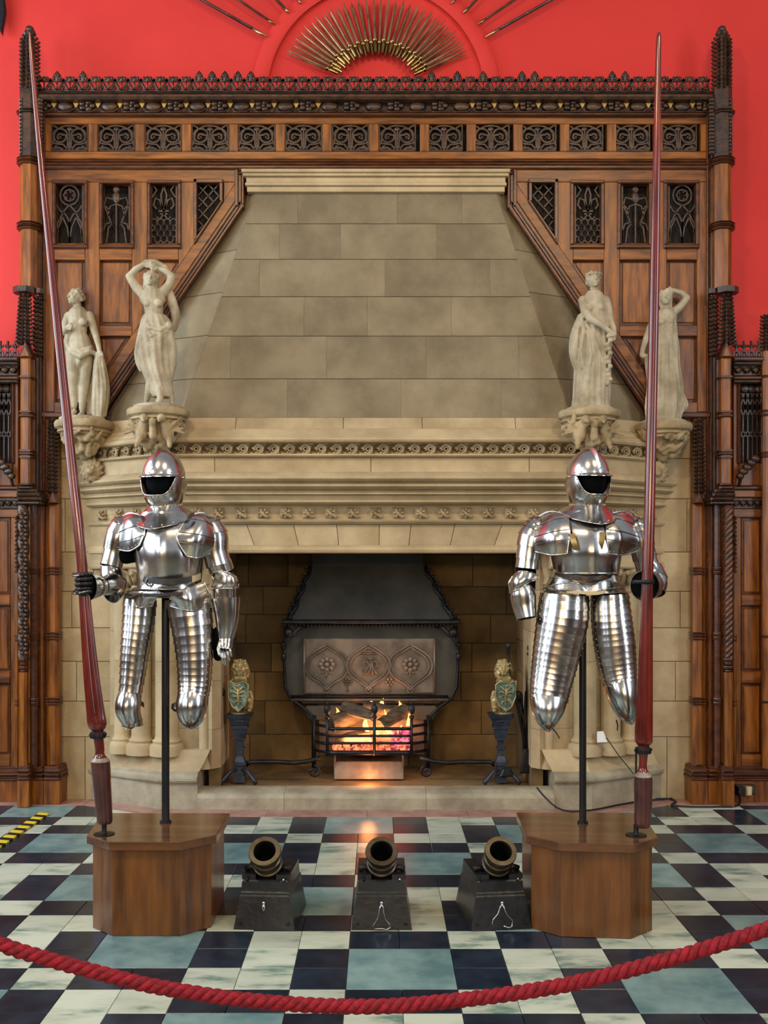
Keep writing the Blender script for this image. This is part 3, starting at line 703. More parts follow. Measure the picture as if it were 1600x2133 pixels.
for s in (0, 1):
    f = (lambda x: x) if s == 0 else (lambda x: 1566-x)
    side = 'left' if s == 0 else 'right'
    D = 6.93; u = D/F
    bt = thing('buttress', P(f(62), 1665, D), 'tall dark oak buttress with crocketed pinnacle, at the %s end of the fireplace panelling' % side, 'pilaster')
    # top pinnacle
    for i in range(14): tier_mb(P(f(62), 184-i*8.6, D-.02), (19-max(0, i-11)*4)*u, 9*u).build('crocket_tier', 'oakd', bt)
    MB().ell(P(f(62), 62, D-.02), (9*u, 9*u, 8*u), 8, 6).ell(P(f(56), 68, D-.03), 6*u, 6, 4).ell(P(f(68), 68, D-.03), 6*u, 6, 4).build('finial', 'oakd', bt, smooth=True)
    shaft(f(62), 188, 330, 20*u, D, bt, 'oakd'); shaft(f(62), 330, 602, 19*u, D, bt, 'oak')
    for y in (238, 335, 343, 470, 478): band(f(62), y, 20*u, D, bt, 'oakm' if y > 240 else 'oakd')
    for i in range(15): tier_mb(P(f(47), 318-i*7.8, D-.04), 5.5*u, 7*u).build('crocket_tier', 'oakd', bt)
    for i in range(15): tier_mb(P(f(84), 318-i*7.8, D-.02), 5*u, 7*u).build('crocket_tier', 'oakd', bt)
    # middle pinnacle in front
    D2 = 6.88; u = D2/F
    shaft(f(52), 600, 612, 24*u, D2, bt, 'oakd', name='pinnacle_cap'); shaft(f(82), 602, 612, 9*u, D2, bt, 'oakd', name='pinnacle_cap')
    for i in range(13): tier_mb(P(f(52), 714-i*8.2, D2), (18-i*.55)*u, 8.6*u).build('crocket_tier', 'oakd', bt)
    for i in range(14): tier_mb(P(f(79), 738-i*9, D2+.03), 8*u, 8*u).build('crocket_tier', 'oakd', bt)
    MB().slab([P(f(52), 708, D2-.06), P(f(38), 744, D2-.06), P(f(66), 744, D2-.06)], NF, .10, .006).build('gablet', 'oakm', bt)
    MB().slab([P(f(52), 720, D2-.068), P(f(43), 742, D2-.068), P(f(61), 742, D2-.068)], NF, .02, .003).build('gablet_panel', 'oak', bt)
    def sqs(x0, x1, y0, y1, Da, m='oak', name='shaft'): MB().slab([P(f(x0), y0, Da), P(f(x1), y0, Da), P(f(x1), y1, Da), P(f(x0), y1, Da)], NF, 7.1-Da, .012).build(name, m, bt)
    sqs(41, 62, 744, 1012, D2-.055)
    for y, h in ((784, 3), (857, 4), (865, 6), (938, 3), (944, 5), (951, 3)): sqs(37, 66, y-h/2, y+h/2, D2-.075, 'oakm', 'shaft_ring')
    sqs(66, 72, 735, 1050, D2+.01, 'oakm'); sqs(74, 79, 735, 1040, D2+.03, 'oakd')
    for y, x0, x1, h in ((1008, 39, 64, 5), (1015, 36, 66, 6), (1022, 34, 76, 7), (1030, 33, 80, 8), (1039, 36, 84, 8), (1047, 34, 84, 5)): sqs(x0, x1, y-h/2, y+h/2, D2-.085+.004*(y % 3), 'oakd' if s == 0 or y > 1020 else 'oakm', 'weathering')
    # carved twisted column
    a, b = P(f(49), 1052, D2-.01), P(f(49), 1372, D2-.01); hgt = a.z-b.z; R = []
    for i in range(200):
        t = i/199; R.append([b+V(0, 0, hgt*t)+Vector((cos(q), sin(q), 0))*(10.5*u*((1+.16*cos(3*q+t*60)) if s == 0 else (1+.09*cos(5*q-t*165)))) for q in [2*PI*j/30 for j in range(30)]])
    MB().rings(R).build('twisted_column', 'oakd' if s == 0 else 'oakm', bt, smooth=True)
    if s == 0:
        mb = MB()
        for i in range(34):
            for dx in (-5, 4): mb.ell(P(f(49+dx+(i % 2)*2), 1070+i*8.8, D2-.04), (.017, .014, .014), 6, 4)
        mb.build('scale_carving', 'oakd', bt, smooth=True, kind='stuff')
    for i in range(13):
        MB().tube([P(f(39), 1078+i*9.2, D2), P(f(34), 1080+i*9.2, D2-.02), P(f(36), 1075+i*9.2, D2-.03)], [.012, .012, .006], 5).build('crocket', 'oakd', bt)
    for y, r_ in ((1374, 12), (1382, 9), (1390, 11), (1398, 8)): band(f(49), y, r_*u*.8, D2-.01, bt, 'oakm', 8, 7)
    shaft(f(49), 1400, 1598, 9.5*u, D2-.01, bt, 'oak'); shaft(f(36), 1320, 1598, 4*u, D2+.02, bt, 'oak')
    for y in (1325, 1333, 1460, 1468): band(f(36), y, 4*u, D2+.02, bt, 'oakm', 8, 6)
    shaft(f(71), 1050, 1600, 8*u, D2+.04, bt, 'oakm')
    for y in (1189, 1325, 1461): band(f(71), y-4, 8*u, D2+.04, bt); band(f(71), y+4, 8*u, D2+.04, bt)
    sqs(58, 94, 1048, 1602, 6.96, 'oak', 'back_board')
    # inner colonette with its own crocketed pinnacle
    Dc = 6.95; u = Dc/F
    sqs(92, 122, 868, 1600, 6.985, 'oak', 'back_board')
    for i in range(18): tier_mb(P(f(110), 1022-i*8.6, Dc), (13-.25*i)*u, 8.4*u).build('crocket_tier', 'oakd', bt)
    MB().slab([P(f(109), 1022, Dc-.05), P(f(98), 1048, Dc-.05), P(f(121), 1048, Dc-.05)], NF, .08, .006).build('gablet', 'oakm', bt)
    MB().slab([P(f(97), 1048, Dc-.03), P(f(121), 1048, Dc-.03), P(f(121), 1600, Dc-.03), P(f(97), 1600, Dc-.03)], NF, .08, .022).build('shaft', 'oak', bt)
    for y in (1189, 1325, 1461):
        for dy in (-6, 0, 6): MB().slab([P(f(94), y+dy-2, Dc-.045), P(f(123), y+dy-2, Dc-.045), P(f(123), y+dy+2, Dc-.045), P(f(94), y+dy+2, Dc-.045)], NF, .08, .006).build('shaft_ring', 'oakm', bt)
    # base
    for x0, x1, d in ((36, 60, D2-.06), (60, 90, 6.91), (91, 124, 6.90)):
        for y0, y1, e in ((1597, 1602, .0), (1602, 1612, .012), (1612, 1616, .026), (1616, 1621, .012), (1621, 1626, .03)): sqs(x0-e*60, x1+e*60, y0, y1, d-e, 'oakm', 'base_moulding')
        a = P(f(x0), 1626, d-.02); c_ = P(f(x1), 1626, d-.02)
        MB().box((min(a.x, c_.x), d-.02, 0.004), (max(a.x, c_.x), 7.14, a.z)).build('base_block', 'oak', bt)
# ---------------------------------------------------------------- wainscot bays outside the buttresses
for s in (0, 1):
    f = (lambda x: x) if s == 0 else (lambda x: 1566-x)
    side = 'left' if s == 0 else 'right'
    wp = thing('wainscot', P(f(-30), 1665, 7.0), 'oak wall panelling at the far %s edge, with pierced tracery above plain panels' % side, 'panelling')
    B = lambda x0, y0, x1, y1, D, m, name, ch=.005, dep=None: MB().slab([P(f(x0), y0, D), P(f(x1), y0, D), P(f(x1), y1, D), P(f(x0), y1, D)], NF, dep or 7.12-D, ch).build(name, m, wp)
    for bay in (0, -76):
        g = lambda x: x+bay
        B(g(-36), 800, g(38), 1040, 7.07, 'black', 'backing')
        B(g(-36), 742, g(38), 752, 6.90, 'oakd', 'cornice_moulding', .01); B(g(-36), 752, g(38), 760, 6.92, 'oakd', 'cornice_moulding', .01); B(g(-36), 760, g(38), 783, 6.96, 'oakd', 'cornice_hollow')
        B(g(-36), 783, g(38), 790, 6.91, 'oakm', 'cornice_moulding', .008); B(g(-36), 790, g(38), 797, 6.93, 'oakd', 'cornice_moulding', .008)
        mb = MB()
        for k in range(4): mb.ell(P(f(g(-26+k*18)), 771, 6.955), (.028, .018, .022), 6, 4).tube([P(f(g(-34+k*18)), 764, 6.95), P(f(g(-26+k*18)), 776, 6.94), P(f(g(-18+k*18)), 766, 6.95)], .007, 4)
        mb.build('leaf_band', 'oakd', wp, smooth=True)
        for k in range(5):
            c = P(f(g(-30+k*15.5)), 736, 6.92); mb = MB()
            mb.tube([c+V(-.022, 0, -.02), c+V(-.012, 0, .015), c+V(0, 0, .0), c+V(.012, 0, .015), c+V(.022, 0, -.02)], .008, 4); mb.ell(c+V(0, 0, .045), (.018, .012, .014), 6, 4); mb.ell(c+V(0, 0, .07), (.010, .010, .016), 6, 4); mb.tube([c+V(0, 0, -.02), c+V(0, 0, .05)], .008, 4); mb.ell(c+V(-.018, 0, .05), .009, 5, 4); mb.ell(c+V(.018, 0, .05), .009, 5, 4)
            mb.build('crest_piece', 'oakd', wp)
        B(g(27), 797, g(38), 1012, 6.98, 'oak', 'stile'); B(g(-36), 797, g(-25), 1012, 6.98, 'oak', 'stile')
        for a, b_ in ((22, 24.5), (25, 28)): B(g(a), 797, g(b_), 965, 6.96, 'oakm', 'window_moulding', .004)
        mb = MB(); fu = lambda u_, v_: (f(g(-1+u_*24)), 882-v_*84)
        for c in range(-2, 3):
            x = c*.4
            for (v0, v1) in ((-.98, -.36), (-.18, .18)):
                tube2(mb, [(x, v0), (x, v1)], 7.0, .006, fu)
            for (v0, v1) in ((-.36, -.27), (.18, .35), ):
                for q in (-1, 1): tube2(mb, [(x, v0), (x+q*.2, v1)], 7.0, .006, fu)
            for q in (-1, 1):
                tube2(mb, [(x+q*.2, -.27), (x, -.18)], 7.0, .006, fu); tube2(mb, [(x+q*.2, .35), (x+q*.2, .45), (x, .62), (x+q*.1, .75)], 7.0, .006, fu)
        for k in range(3): mb.ell(P(*fu(-.6+k*.6, .86), 7.0), (.03, .012, .028), 7, 5)
        mb.build('tracery_window', 'oakd', wp)
        B(g(-25), 965, g(27), 1012, 6.99, 'oak', 'panel')
        mb = MB(); mb.tube([P(f(g(27)), 1012, 6.95), P(f(g(20)), 985, 6.93), P(f(g(5)), 965, 6.92), P(f(g(-12)), 955, 6.91)], [.010, .014, .014, .010], 5)
        for k in range(9): mb.ell(P(f(g(24-k*4.2)), 992-k*4.5-6*(k % 2), 6.91), (.028, .016, .022), 6, 4)
        mb.build('vine_bracket', 'oakd', wp, smooth=True)
        B(g(-36), 1012, g(38), 1020, 6.95, 'oakm', 'rail_moulding', .008); B(g(-36), 1020, g(38), 1036, 6.97, 'oakh', 'rail'); B(g(-36), 1036, g(38), 1060, 6.985, 'oakd', 'leaf_frieze')
        mb = MB()
        for k in range(5): mb.ell(P(f(g(-28+k*15)), 1048, 6.98), (.024, .014, .020), 7, 4).tube([P(f(g(-34+k*15)), 1042, 6.975), P(f(g(-27+k*15)), 1053, 6.97), P(f(g(-20+k*15)), 1043, 6.975)], .006, 4)
        mb.build('leaf_frieze_carving', 'oakd', wp, smooth=True)
        B(g(-36), 1060, g(38), 1078, 6.975, 'oakh', 'rail')
        B(g(22), 1078, g(38), 1600, 6.975, 'oak', 'stile'); B(g(-36), 1078, g(-22), 1600, 6.975, 'oak', 'stile')
        for y0, y1 in ((1078, 1238), (1262, 1398), (1424, 1572)):
            B(g(-22), y0, g(22), y1, 7.0, 'oakm', 'panel_bead', .004); B(g(-17), y0+6, g(17), y1-4, 6.992, 'oak', 'panel', .006)
        for y0, y1 in ((1238, 1262), (1398, 1424), (1572, 1598)): B(g(-22), y0, g(22), y1, 6.978, 'oakh', 'rail', .008)
        for y0, y1, e in ((1597, 1603, 0), (1603, 1612, .01), (1612, 1616, .03), (1616, 1622, .012), (1622, 1627, .02)): B(g(-36), y0, g(38), y1, 6.965-e, 'oakm', 'base_moulding')
        a = P(f(g(-36)), 1627, 6.96); b_ = P(f(g(38)), 1627, 6.96)
        MB().box((min(a.x, b_.x), 6.96, .004), (max(a.x, b_.x), 7.14, a.z)).build('skirting', 'oak', wp)
        # post with its pinnacle
        if bay == 0:
            shaft(f(g(-30)), 730, 1600, 9*6.9/F, 6.92, wp, 'oak'); 
            for i in range(10): tier_mb(P(f(g(-30)), 728-i*7.6, 6.92), (13-i*.3)*6.92/F, 8*6.92/F).build('crocket_tier', 'oakd', wp)
            for y in (785, 857, 865, 944, 951, 1325, 1461): band(f(g(-30)), y, 9*6.9/F, 6.92, wp, 'oakm', 8, 6)
# ---------------------------------------------------------------- display plinths, suits of armour, lances
def plinth(pts_px, body_px, label, side):
    zt = .405; zb = .37
    G = lambda px, py, z: Vector(((px-VX)*((EYE-z)*F/(py-VY))/F, (EYE-z)*F/(py-VY), z))
    top = [G(x, y, zt) for x, y in pts_px]
    c = sum(top, Vector())/len(top)
    t = thing('display_plinth', (c.x, c.y, 0), label, 'plinth', None)
    MB().slab(top, (0, 0, 1), .035, .003).build('plinth_top', 'plintht', t)
    ins = []
    n = len(top)
    a = sum((top[i].cross(top[(i+1) % n]) for i in range(n)), Vector()).z
    tp = top if a > 0 else top[::-1]
    for i in range(n):
        e0 = (tp[i]-tp[i-1]).normalized(); e1 = (tp[(i+1) % n]-tp[i]).normalized(); n0 = V(-e0.y, e0.x, 0); n1 = V(-e1.y, e1.x, 0); m = n0+n1; ins.append(tp[i]+m*(.024/max(m.dot(n0), .3)))
    for i in range(n):
        p, q = ins[i], ins[(i+1) % n]; d = (q-p).normalized(); o = V(d.y, -d.x, 0)
        MB().slab([V(p.x, p.y, .001), V(q.x, q.y, .001), V(q.x, q.y, zb), V(p.x, p.y, zb)], o, .018, .0015).build('side_panel', 'plinth', t)
    return t
pl1 = plinth([(212, 1693), (181, 1740), (227, 1754), (377, 1754), (451, 1739), (479, 1694)], None, 'faceted oak display plinth under the suit of armour on the left', 0)
pl2 = plinth([(1076, 1692), (1096, 1740), (1165, 1755), (1321, 1759), (1371, 1744), (1338, 1693)], None, 'faceted oak display plinth under the suit of armour on the right', 1)

def cr(pts, n):
    """n samples of a smooth curve through tuples of numbers"""
    out = []; m = len(pts)-1
    for i in range(n):
        t = i/(n-1)*m; k = min(int(t), m-1); f = t-k
        p = [pts[max(k-1, 0)], pts[k], pts[k+1], pts[min(k+2, m)]]
        out.append(tuple(.5*((2*p[1][j])+(-p[0][j]+p[2][j])*f+(2*p[0][j]-5*p[1][j]+4*p[2][j]-p[3][j])*f*f+(-p[0][j]+3*p[1][j]-3*p[2][j]+p[3][j])*f**3) for j in range(len(pts[0]))))
    return out
class Suit:
    def __init__(s, D, root): s.D = D; s.u = D/F; s.root = root; s.rv = MB()
    def p(s, px, py, dd=0): return P(px, py, s.D+dd)   # dd: metres behind (+) or before (-) the plane of the stand
    def limb(s, key, n, name, m='steel', lames=0, t=.0022, k=28, over=.12, rivet=None, rows=5, ridge=0, par=None, flare=.004, axis=None):
        """key: (px, py, dd, rx_px, ry_m) down the limb; lames>0 cuts it into overlapping plates, each its own part"""
        S = cr(key, n*rows+1)
        C = [s.p(a[0], a[1], a[2]) for a in S]; T = []
        for i in range(len(C)): T.append((C[min(i+1, len(C)-1)]-C[max(i-1, 0)]).normalized())
        def ring(f, grow):
            i = min(int(f), len(C)-2); g = f-i; c = C[i].lerp(C[i+1], g); tt = T[i].lerp(T[i+1], g).normalized()
            rx = (S[i][3]*(1-g)+S[i+1][3]*g)*s.u+grow; ry = S[i][4]*(1-g)+S[i+1][4]*g+grow
            if axis: u = Vector(axis)
            else: u = V(1, 0, 0) if abs(tt.x) < .85 else V(0, 0, -1)
            u = (u-tt*u.dot(tt)).normalized(); w_ = tt.cross(u)
            if w_.y > 0 and abs(tt.y) < .9: w_ = -w_
            out = []
            for j in range(k):
                a = 2*PI*j/k; rr = 1+ridge*math.exp(-((((a-PI/2+PI) % (2*PI))-PI)/.22)**2)
                out.append(c+u*(rx*cos(a)*rr)+w_*(ry*sin(a)*rr))
            return out
        N = max(lames, 1); L = len(C)-1; parts = []
        for q in range(N):
            f0, f1 = L*q/N, L*(q+1)/N
            if q < N-1: f1 += L/N*over
            m_ = max(rows if N > 1 else n*rows, 2); R = []
            for j in range(m_+1):
                f = f0+(f1-f0)*j/m_; R.append(ring(f, (flare*(j/m_)**1.5 if N > 1 else 0)))
            lip = ring(f1, (flare if N > 1 else 0)+.0015); inn = [ring(f0+(f1-f0)*j/m_, (flare*(j/m_)**1.5 if N > 1 else 0)-t) for j in range(m_, -1, -1)]
            mb = MB().rings(R+[lip]+inn+[R[0]], False, False); parts.append(mb.build(name, m, par or s.root, smooth=True, auto=.9))
            if rivet:
                rg = ring(f0+(f1-f0)*.75, .003)
                for a in rivet: s.rv.ell(rg[int(a*k) % k], .0030, 5, 4)
        return parts
    def shell(s, c, yaw, th, zb, zt, rad, name, m='steel', rows=12, k=48, t=.0022, par=None, lip=True):
        """upright shell about c: th (from, to) in degrees off the front, zb/zt heights and rad(z, a) radii (x, y) as functions of the angle"""
        G = []; a0, a1 = th; full = abs(a1-a0) >= 359.9
        def pt(a, f, g):
            z = zb(a)+(zt(a)-zb(a))*f; rx, ry = rad(z, a); q = math.radians(a)
            x, y = (rx-g)*sin(q), -(ry-g)*cos(q); w_ = math.radians(yaw)
            return Vector(c)+V(x*cos(w_)-y*sin(w_), x*sin(w_)+y*cos(w_), z)
        A = [a0+(a1-a0)*j/k for j in range(k if full else k+1)]
        R = [[pt(a, i/rows, 0) for a in A] for i in range(rows+1)]+[[pt(a, i/rows, t) for a in A] for i in range(rows, -1, -1)]
        R.append(R[0]); mb = MB().rings(R, False, False, closed=full)
        if not full:
            n = len(A); M_ = len(R)-1
            for e in (0, n-1):
                for i in range(rows): mb.f.append((i*n+e, (i+1)*n+e, (M_-2-i)*n+e, (M_-1-i)*n+e))
        o = mb.build(name, m, par or s.root, smooth=True, auto=.8)
        if lip:
            for f in ((0,) if lip == 'b' else (1,) if lip == 't' else (0, 1)):
                MB().tube([pt(a, f, .0) for a in A], .003, 5, closed=full).build('rolled_edge', m, par or s.root, smooth=True)
        return o, pt
def helmet(S, cx, cy, yaw, sc=1.0):
    """close helmet without its visor: comb, skull with peak, chin piece, dark inside; cy: pixel row of the peak"""
    c = S.p(cx, cy, 0); u = S.u*sc; h = thing2 = None
    top = 60*u; rx, ry = 42*u, 54*u
    def rs(z, a):
        q = max(0, 1-(max(z, 0)/top)**2)**.5; n = 1 if z > 0 else 1-.10*(-z/(20*u))
        return (rx*q*n+.0005, ry*q*n+.0005)
    zb = lambda a: (4*u if abs(a) < 70 else 4*u-(abs(a)-70)/110*34*u)
    S.shell(c, yaw, (-180, 180), zb, lambda a: top*.9985, rs, 'helmet_skull', rows=18, k=56, lip='b')
    w_ = math.radians(yaw); R3 = Matrix.Rotation(w_, 3, 'Z'); K = 16; pts = []; pt2 = []
    for i in range(K+1):
        a = PI*.08+PI*.84*i/K; pts.append(c+R3 @ V(0, -(ry)*cos(a), top*sin(a))); pt2.append(c+R3 @ V(0, -(ry+9*u*sin(a)**.7)*cos(a), (top+7*u)*sin(a)))
    mb = MB(); R = []
    for a_, b_ in zip(pts, pt2):
        d = R3 @ V(1, 0, 0); R.append([a_+d*.008, b_+d*.0025, b_-d*.0025, a_-d*.008])
    mb.rings(R); mb.build('helmet_comb', 'steel', S.root, smooth=True, auto=.7)
    # peak over the face
    mb = MB(); R = []
    for j in range(21):
        a = math.radians(-78+156*j/20); k_ = cos(a*1.1); o = 11*u*max(k_, 0)**.6
        q = c+R3 @ V(rx*sin(a), -ry*cos(a), 4*u+2*u*cos(a)); e = c+R3 @ V((rx+o)*sin(a), -(ry+o)*cos(a), 4*u-5*u*max(k_, 0)+1*u)
        R.append([q+V(0, 0, .002), e+V(0, 0, .0015), e-V(0, 0, .0015), q-V(0, 0, .002)])
    mb.rings(R); mb.build('helmet_peak', 'steel', S.root, smooth=True, auto=.8)
    # chin piece
    def zt(a):
        f = min(abs(a)/62, 1); return -37*u+(41*u)*(1-math.cos(f**2.4*PI/2)) if f < 1 else 4*u-(abs(a)-66)/114*30*u
    def rb(z, a):
        f = max(0, min(1, -z/(60*u))); n = 1.04-.36*f**2.6; fr = 1+.05*max(0, cos(math.radians(a)))*(1-f)
        return (rx*n, ry*n*fr)
    S.shell(c, yaw, (-180, 180), lambda a: -60*u+4*u*abs(a)/180, zt, rb, 'helmet_chin_piece', rows=12, k=56)
    MB().ell(c+V(0, .006, -6*u), (rx*.88, ry*.84, 46*u), 20, 14, R3.copy()).build('helmet_lining', 'lin', S.root, smooth=True)  # solid black body that paints the shade inside the helmet
    S.rv.ell(c+R3 @ V(-rx*1.03, 0, 2*u), .007, 6, 5).ell(c+R3 @ V(rx*1.03, 0, 2*u), .007, 6, 5)
    for a in range(-60, 61, 12):
        q = math.radians(a); z = zt(a)-5*u; r = rb(z, a); S.rv.ell(c+R3 @ V((r[0]+.002)*sin(q), -(r[1]+.002)*cos(q), z), .0036, 5, 4)
    for a in range(-70, 71, 20):
        q = math.radians(a); z = 9*u; r = rs(z, a); S.rv.ell(c+R3 @ V((r[0]+.002)*sin(q), -(r[1]+.002)*cos(q), z), .0036, 5, 4)
def gorget(S, cx, cy, yaw, wt=34, wb=61, h=58):
    c = S.p(cx, cy, 0); u = S.u
    def zb(a): return -h*u*(.62+.38*cos(math.radians(a)))+abs(sin(math.radians(a)))*8*u
    def rad(z, a):
        f = max(0, min(1, z/zb(a))); k_ = wt+(wb-wt)*f**1.1; return (k_*u, k_*u*(.98+.50*f*max(0, cos(math.radians(a)))))
    o, pt = S.shell(c, yaw, (-180, 180), zb, lambda a: 0, rad, 'gorget', rows=8, k=48, lip='b')
    for f, st in ((.10, 20), (.85, 12)):
        for a in range(-100, 101, st): S.rv.ell(pt(a, f, -.002), .004, 5, 4)
def cuirass(S, key, ridge=.048, name='breastplate', cxr=None):
    """key rows: (px centre, py, half width px, front depth m, back depth m)"""
    rows = cr(key, 26); R = []; R2 = []; k = 96
    for px, py, hw, fd, bd in rows:
        c = S.p(px, py, 0); r1 = []; r2 = []
        for j in range(k):
            a = 2*PI*j/k; x, y = cos(a), sin(a); e = .80
            X = math.copysign(abs(x)**e, x)*hw*S.u; Y = math.copysign(abs(y)**e, y)
            dlt = ((a-1.5*PI+PI) % (2*PI))-PI; Y = Y*(fd if Y < 0 else bd)
            if y < 0: Y -= ridge*fd*math.exp(-(dlt/.16)**2)+ridge*4.2*fd*max(0, 1-abs(dlt)/1.1)
            r1.append(c+V(X, Y, 0)); r2.append(c+V(X*.97, Y*.97, 0))
        R.append(r1); R2.append(r2)
    MB().rings(R+R2[::-1]+[R[0]], False, False).build(name, 'steel', S.root, smooth=True, auto=.26)
    for rr in (R[-1],): MB().tube(rr, .004, 5, closed=True).build('rolled_edge', 'steel', S.root, smooth=True)
    return R
def patch(S, grid, name, m='steel', t=.003, edge=True, lines=0, par=None):
    """curved plate through a grid of (px, py, dd) rows"""
    g2 = [cr(row, 13) for row in grid]; cols = list(zip(*g2)); g3 = [cr(list(c), 13) for c in cols]   # 13 x 13
    n = 13; A = [[S.p(*g3[j][i]) for j in range(n)] for i in range(n)]
    mb = MB(); vs = [p for r in A for p in r]; 
    nr = []
    for i in range(n):
        for j in range(n):
            a = A[i][min(j+1, n-1)]-A[i][max(j-1, 0)]; b = A[min(i+1, n-1)][j]-A[max(i-1, 0)][j]; q = a.cross(b); q = q.normalized() if q.length > 1e-9 else V(0, -1, 0)
            nr.append(q if q.y > 0 else -q)
    vs2 = [p+q*t for p, q in zip(vs, nr)]; fs = []
    for i in range(n-1):
        for j in range(n-1):
            a = i*n+j; fs += [(a, a+1, a+n+1, a+n), (n*n+a+n, n*n+a+n+1, n*n+a+1, n*n+a)]
    rim = [(0, j) for j in range(n)]+[(i, n-1) for i in range(1, n)]+[(n-1, j) for j in range(n-2, -1, -1)]+[(i, 0) for i in range(n-2, 0, -1)]
    ids = [i*n+j for i, j in rim]
    for a, b in zip(ids, ids[1:]+ids[:1]): fs.append((a, n*n+a, n*n+b, b))
    mb.add(vs+vs2, fs); o = mb.build(name, m, par or S.root, smooth=True, auto=.8)
    if edge: MB().tube([A[i][j] for i, j in rim], .0034, 5, closed=True).build('rolled_edge', m, o, smooth=True)
    for q in range(1, lines+1):
        i = int(q*(n-1)/(lines+1)); MB().tube([A[i][j]-nr[i*n+j]*.001 for j in range(n)], .0022, 4).build('lame_edge', 'steeld', o, smooth=True)
    for i, j in (rim[::2] if edge else ()): S.rv.ell(A[i][j]+(A[6][6]-A[i][j]).normalized()*.012-nr[i*n+j]*.002, .0026, 5, 4)
    return A
def pole(S, cx, y0, y1, r):
    a, b = S.p(cx, y0), S.p(cx, y1); b.z = .4055
    o = MB().lathe([(r*1.5, 0), (r*1.5, .008), (r, .009), (r, a.z-b.z)], b, 20)
    return o.build('stand_pole', 'pole', S.root, smooth=True, auto=.7)

# ---- the left suit
D1 = 4.733
a1 = thing('suit_of_armour', (P(345, 1713, D1).x, D1, .405), 'polished steel suit of armour with black belt and a hanging gauntlet, left of the fireplace', 'armour')
S = Suit(D1, a1)
pole(S, 345, 1010, 1713, .0175)
helmet(S, 342, 998, -14)
gorget(S, 345, 1048, -8, 31, 60, 58)
cuirass(S, [(345, 1068, 52, .085, .07), (348, 1085, 66, .100, .10), (350, 1110, 70, .135, .12), (352, 1150, 70, .15, .12), (354, 1190, 66, .14, .11), (354, 1215, 64, .13, .10), (352, 1226, 66, .135, .10)])
# belt
def belt(S, pts, w_, m, name, t=.004, par=None, up=False):
    P_ = [S.p(*q) for q in cr(pts, 24)]; R = []
    h = V(w_/2, 0, 0) if up else V(0, 0, w_/2)
    for p in P_: R.append([p+V(0, -t, 0)-h, p+V(0, -t, 0)+h, p+V(0, t, 0)+h, p+V(0, t, 0)-h])
    return MB().rings(R).build(name, m, par or S.root, smooth=True, auto=.7)
belt(S, [(290, 1204, -.06), (303, 1207, -.135), (330, 1211, -.178), (354, 1212, -.192), (382, 1209, -.172), (400, 1206, -.15)], .026, 'leather', 'belt')
belt(S, [(397, 1207, -.153), (409, 1204, -.12), (418, 1200, -.05)], .028, 'buff', 'belt_end')
MB().tube([S.p(312+8*cos(a), 1212+9*sin(a), -.15) for a in [k*PI/5 for k in range(10)]], .003, 5, closed=True).build('buckle', 'steeld', a1)
# fauld and hips
S.limb([(350, 1222, 0, 62, .125), (350, 1232, 0, 70, .135), (350, 1244, 0, 74, .135)], 2, 'fauld_lame', lames=2)
patch(S, [[(289, 1222, -.06), (315, 1226, -.13), (340, 1236, -.15)], [(262, 1235, -.02), (290, 1236, -.12), (325, 1246, -.14)], [(257, 1262, 0), (285, 1266, -.09), (318, 1262, -.10)]], 'tasset')
patch(S, [[(355, 1236, -.15), (390, 1225, -.14), (425, 1212, -.05)], [(358, 1250, -.14), (395, 1248, -.15), (436, 1238, -.04)], [(352, 1262, -.11), (395, 1272, -.14), (441, 1266, -.02)]], 'tasset')
belt(S, [(300, 1240, -.13), (325, 1240, -.155), (352, 1238, -.165), (380, 1236, -.165)], .014, 'leather', 'fauld_strap')
# laminated thigh guards down to the knees
S.limb([(292, 1248, -.01, 34, .080), (288, 1300, -.01, 32, .078), (282, 1350, -.01, 29, .072), (277, 1400, -.01, 26, .064), (271, 1450, -.015, 22, .056)], 13, 'thigh_lame', lames=13, k=28, rivet=(.12, .25, .38, .62), rows=4)
S.limb([(271, 1446, -.015, 23, .058), (268, 1462, -.03, 26, .066), (267, 1478, -.035, 26, .066), (272, 1494, -.03, 22, .056), (276, 1500, -.02, 20, .052)], 3, 'knee_cup', rivet=(.3,), ridge=.03)
S.limb([(276, 1496, -.02, 20, .053), (276, 1511, -.02, 21, .055)], 1, 'shin_lame')
S.limb([(392, 1244, -.01, 47, .10), (401, 1310, -.01, 42, .092), (405, 1370, -.01, 37, .082), (405, 1420, -.01, 34, .074), (402, 1452, -.015, 31, .07)], 14, 'thigh_lame', lames=14, k=32, rivet=(.12, .27, .40, .6), rows=4)
S.limb([(402, 1448, -.015, 32, .072), (400, 1470, -.03, 33, .078), (399, 1490, -.03, 29, .07), (398, 1504, -.02, 20, .05), (398, 1511, -.01, 8, .02)], 4, 'knee_cup', ridge=.03)
patch(S, [[(376, 1452, -.05), (366, 1462, -.03), (358, 1466, -.01)], [(376, 1462, -.05), (364, 1472, -.03), (357, 1476, -.01)], [(376, 1476, -.05), (370, 1480, -.03), (366, 1484, -.01)]], 'knee_wing', edge=False)
belt(S, [(288, 1465, -.03), (296, 1466, 0), (300, 1470, .02)], .02, 'leather', 'knee_strap')
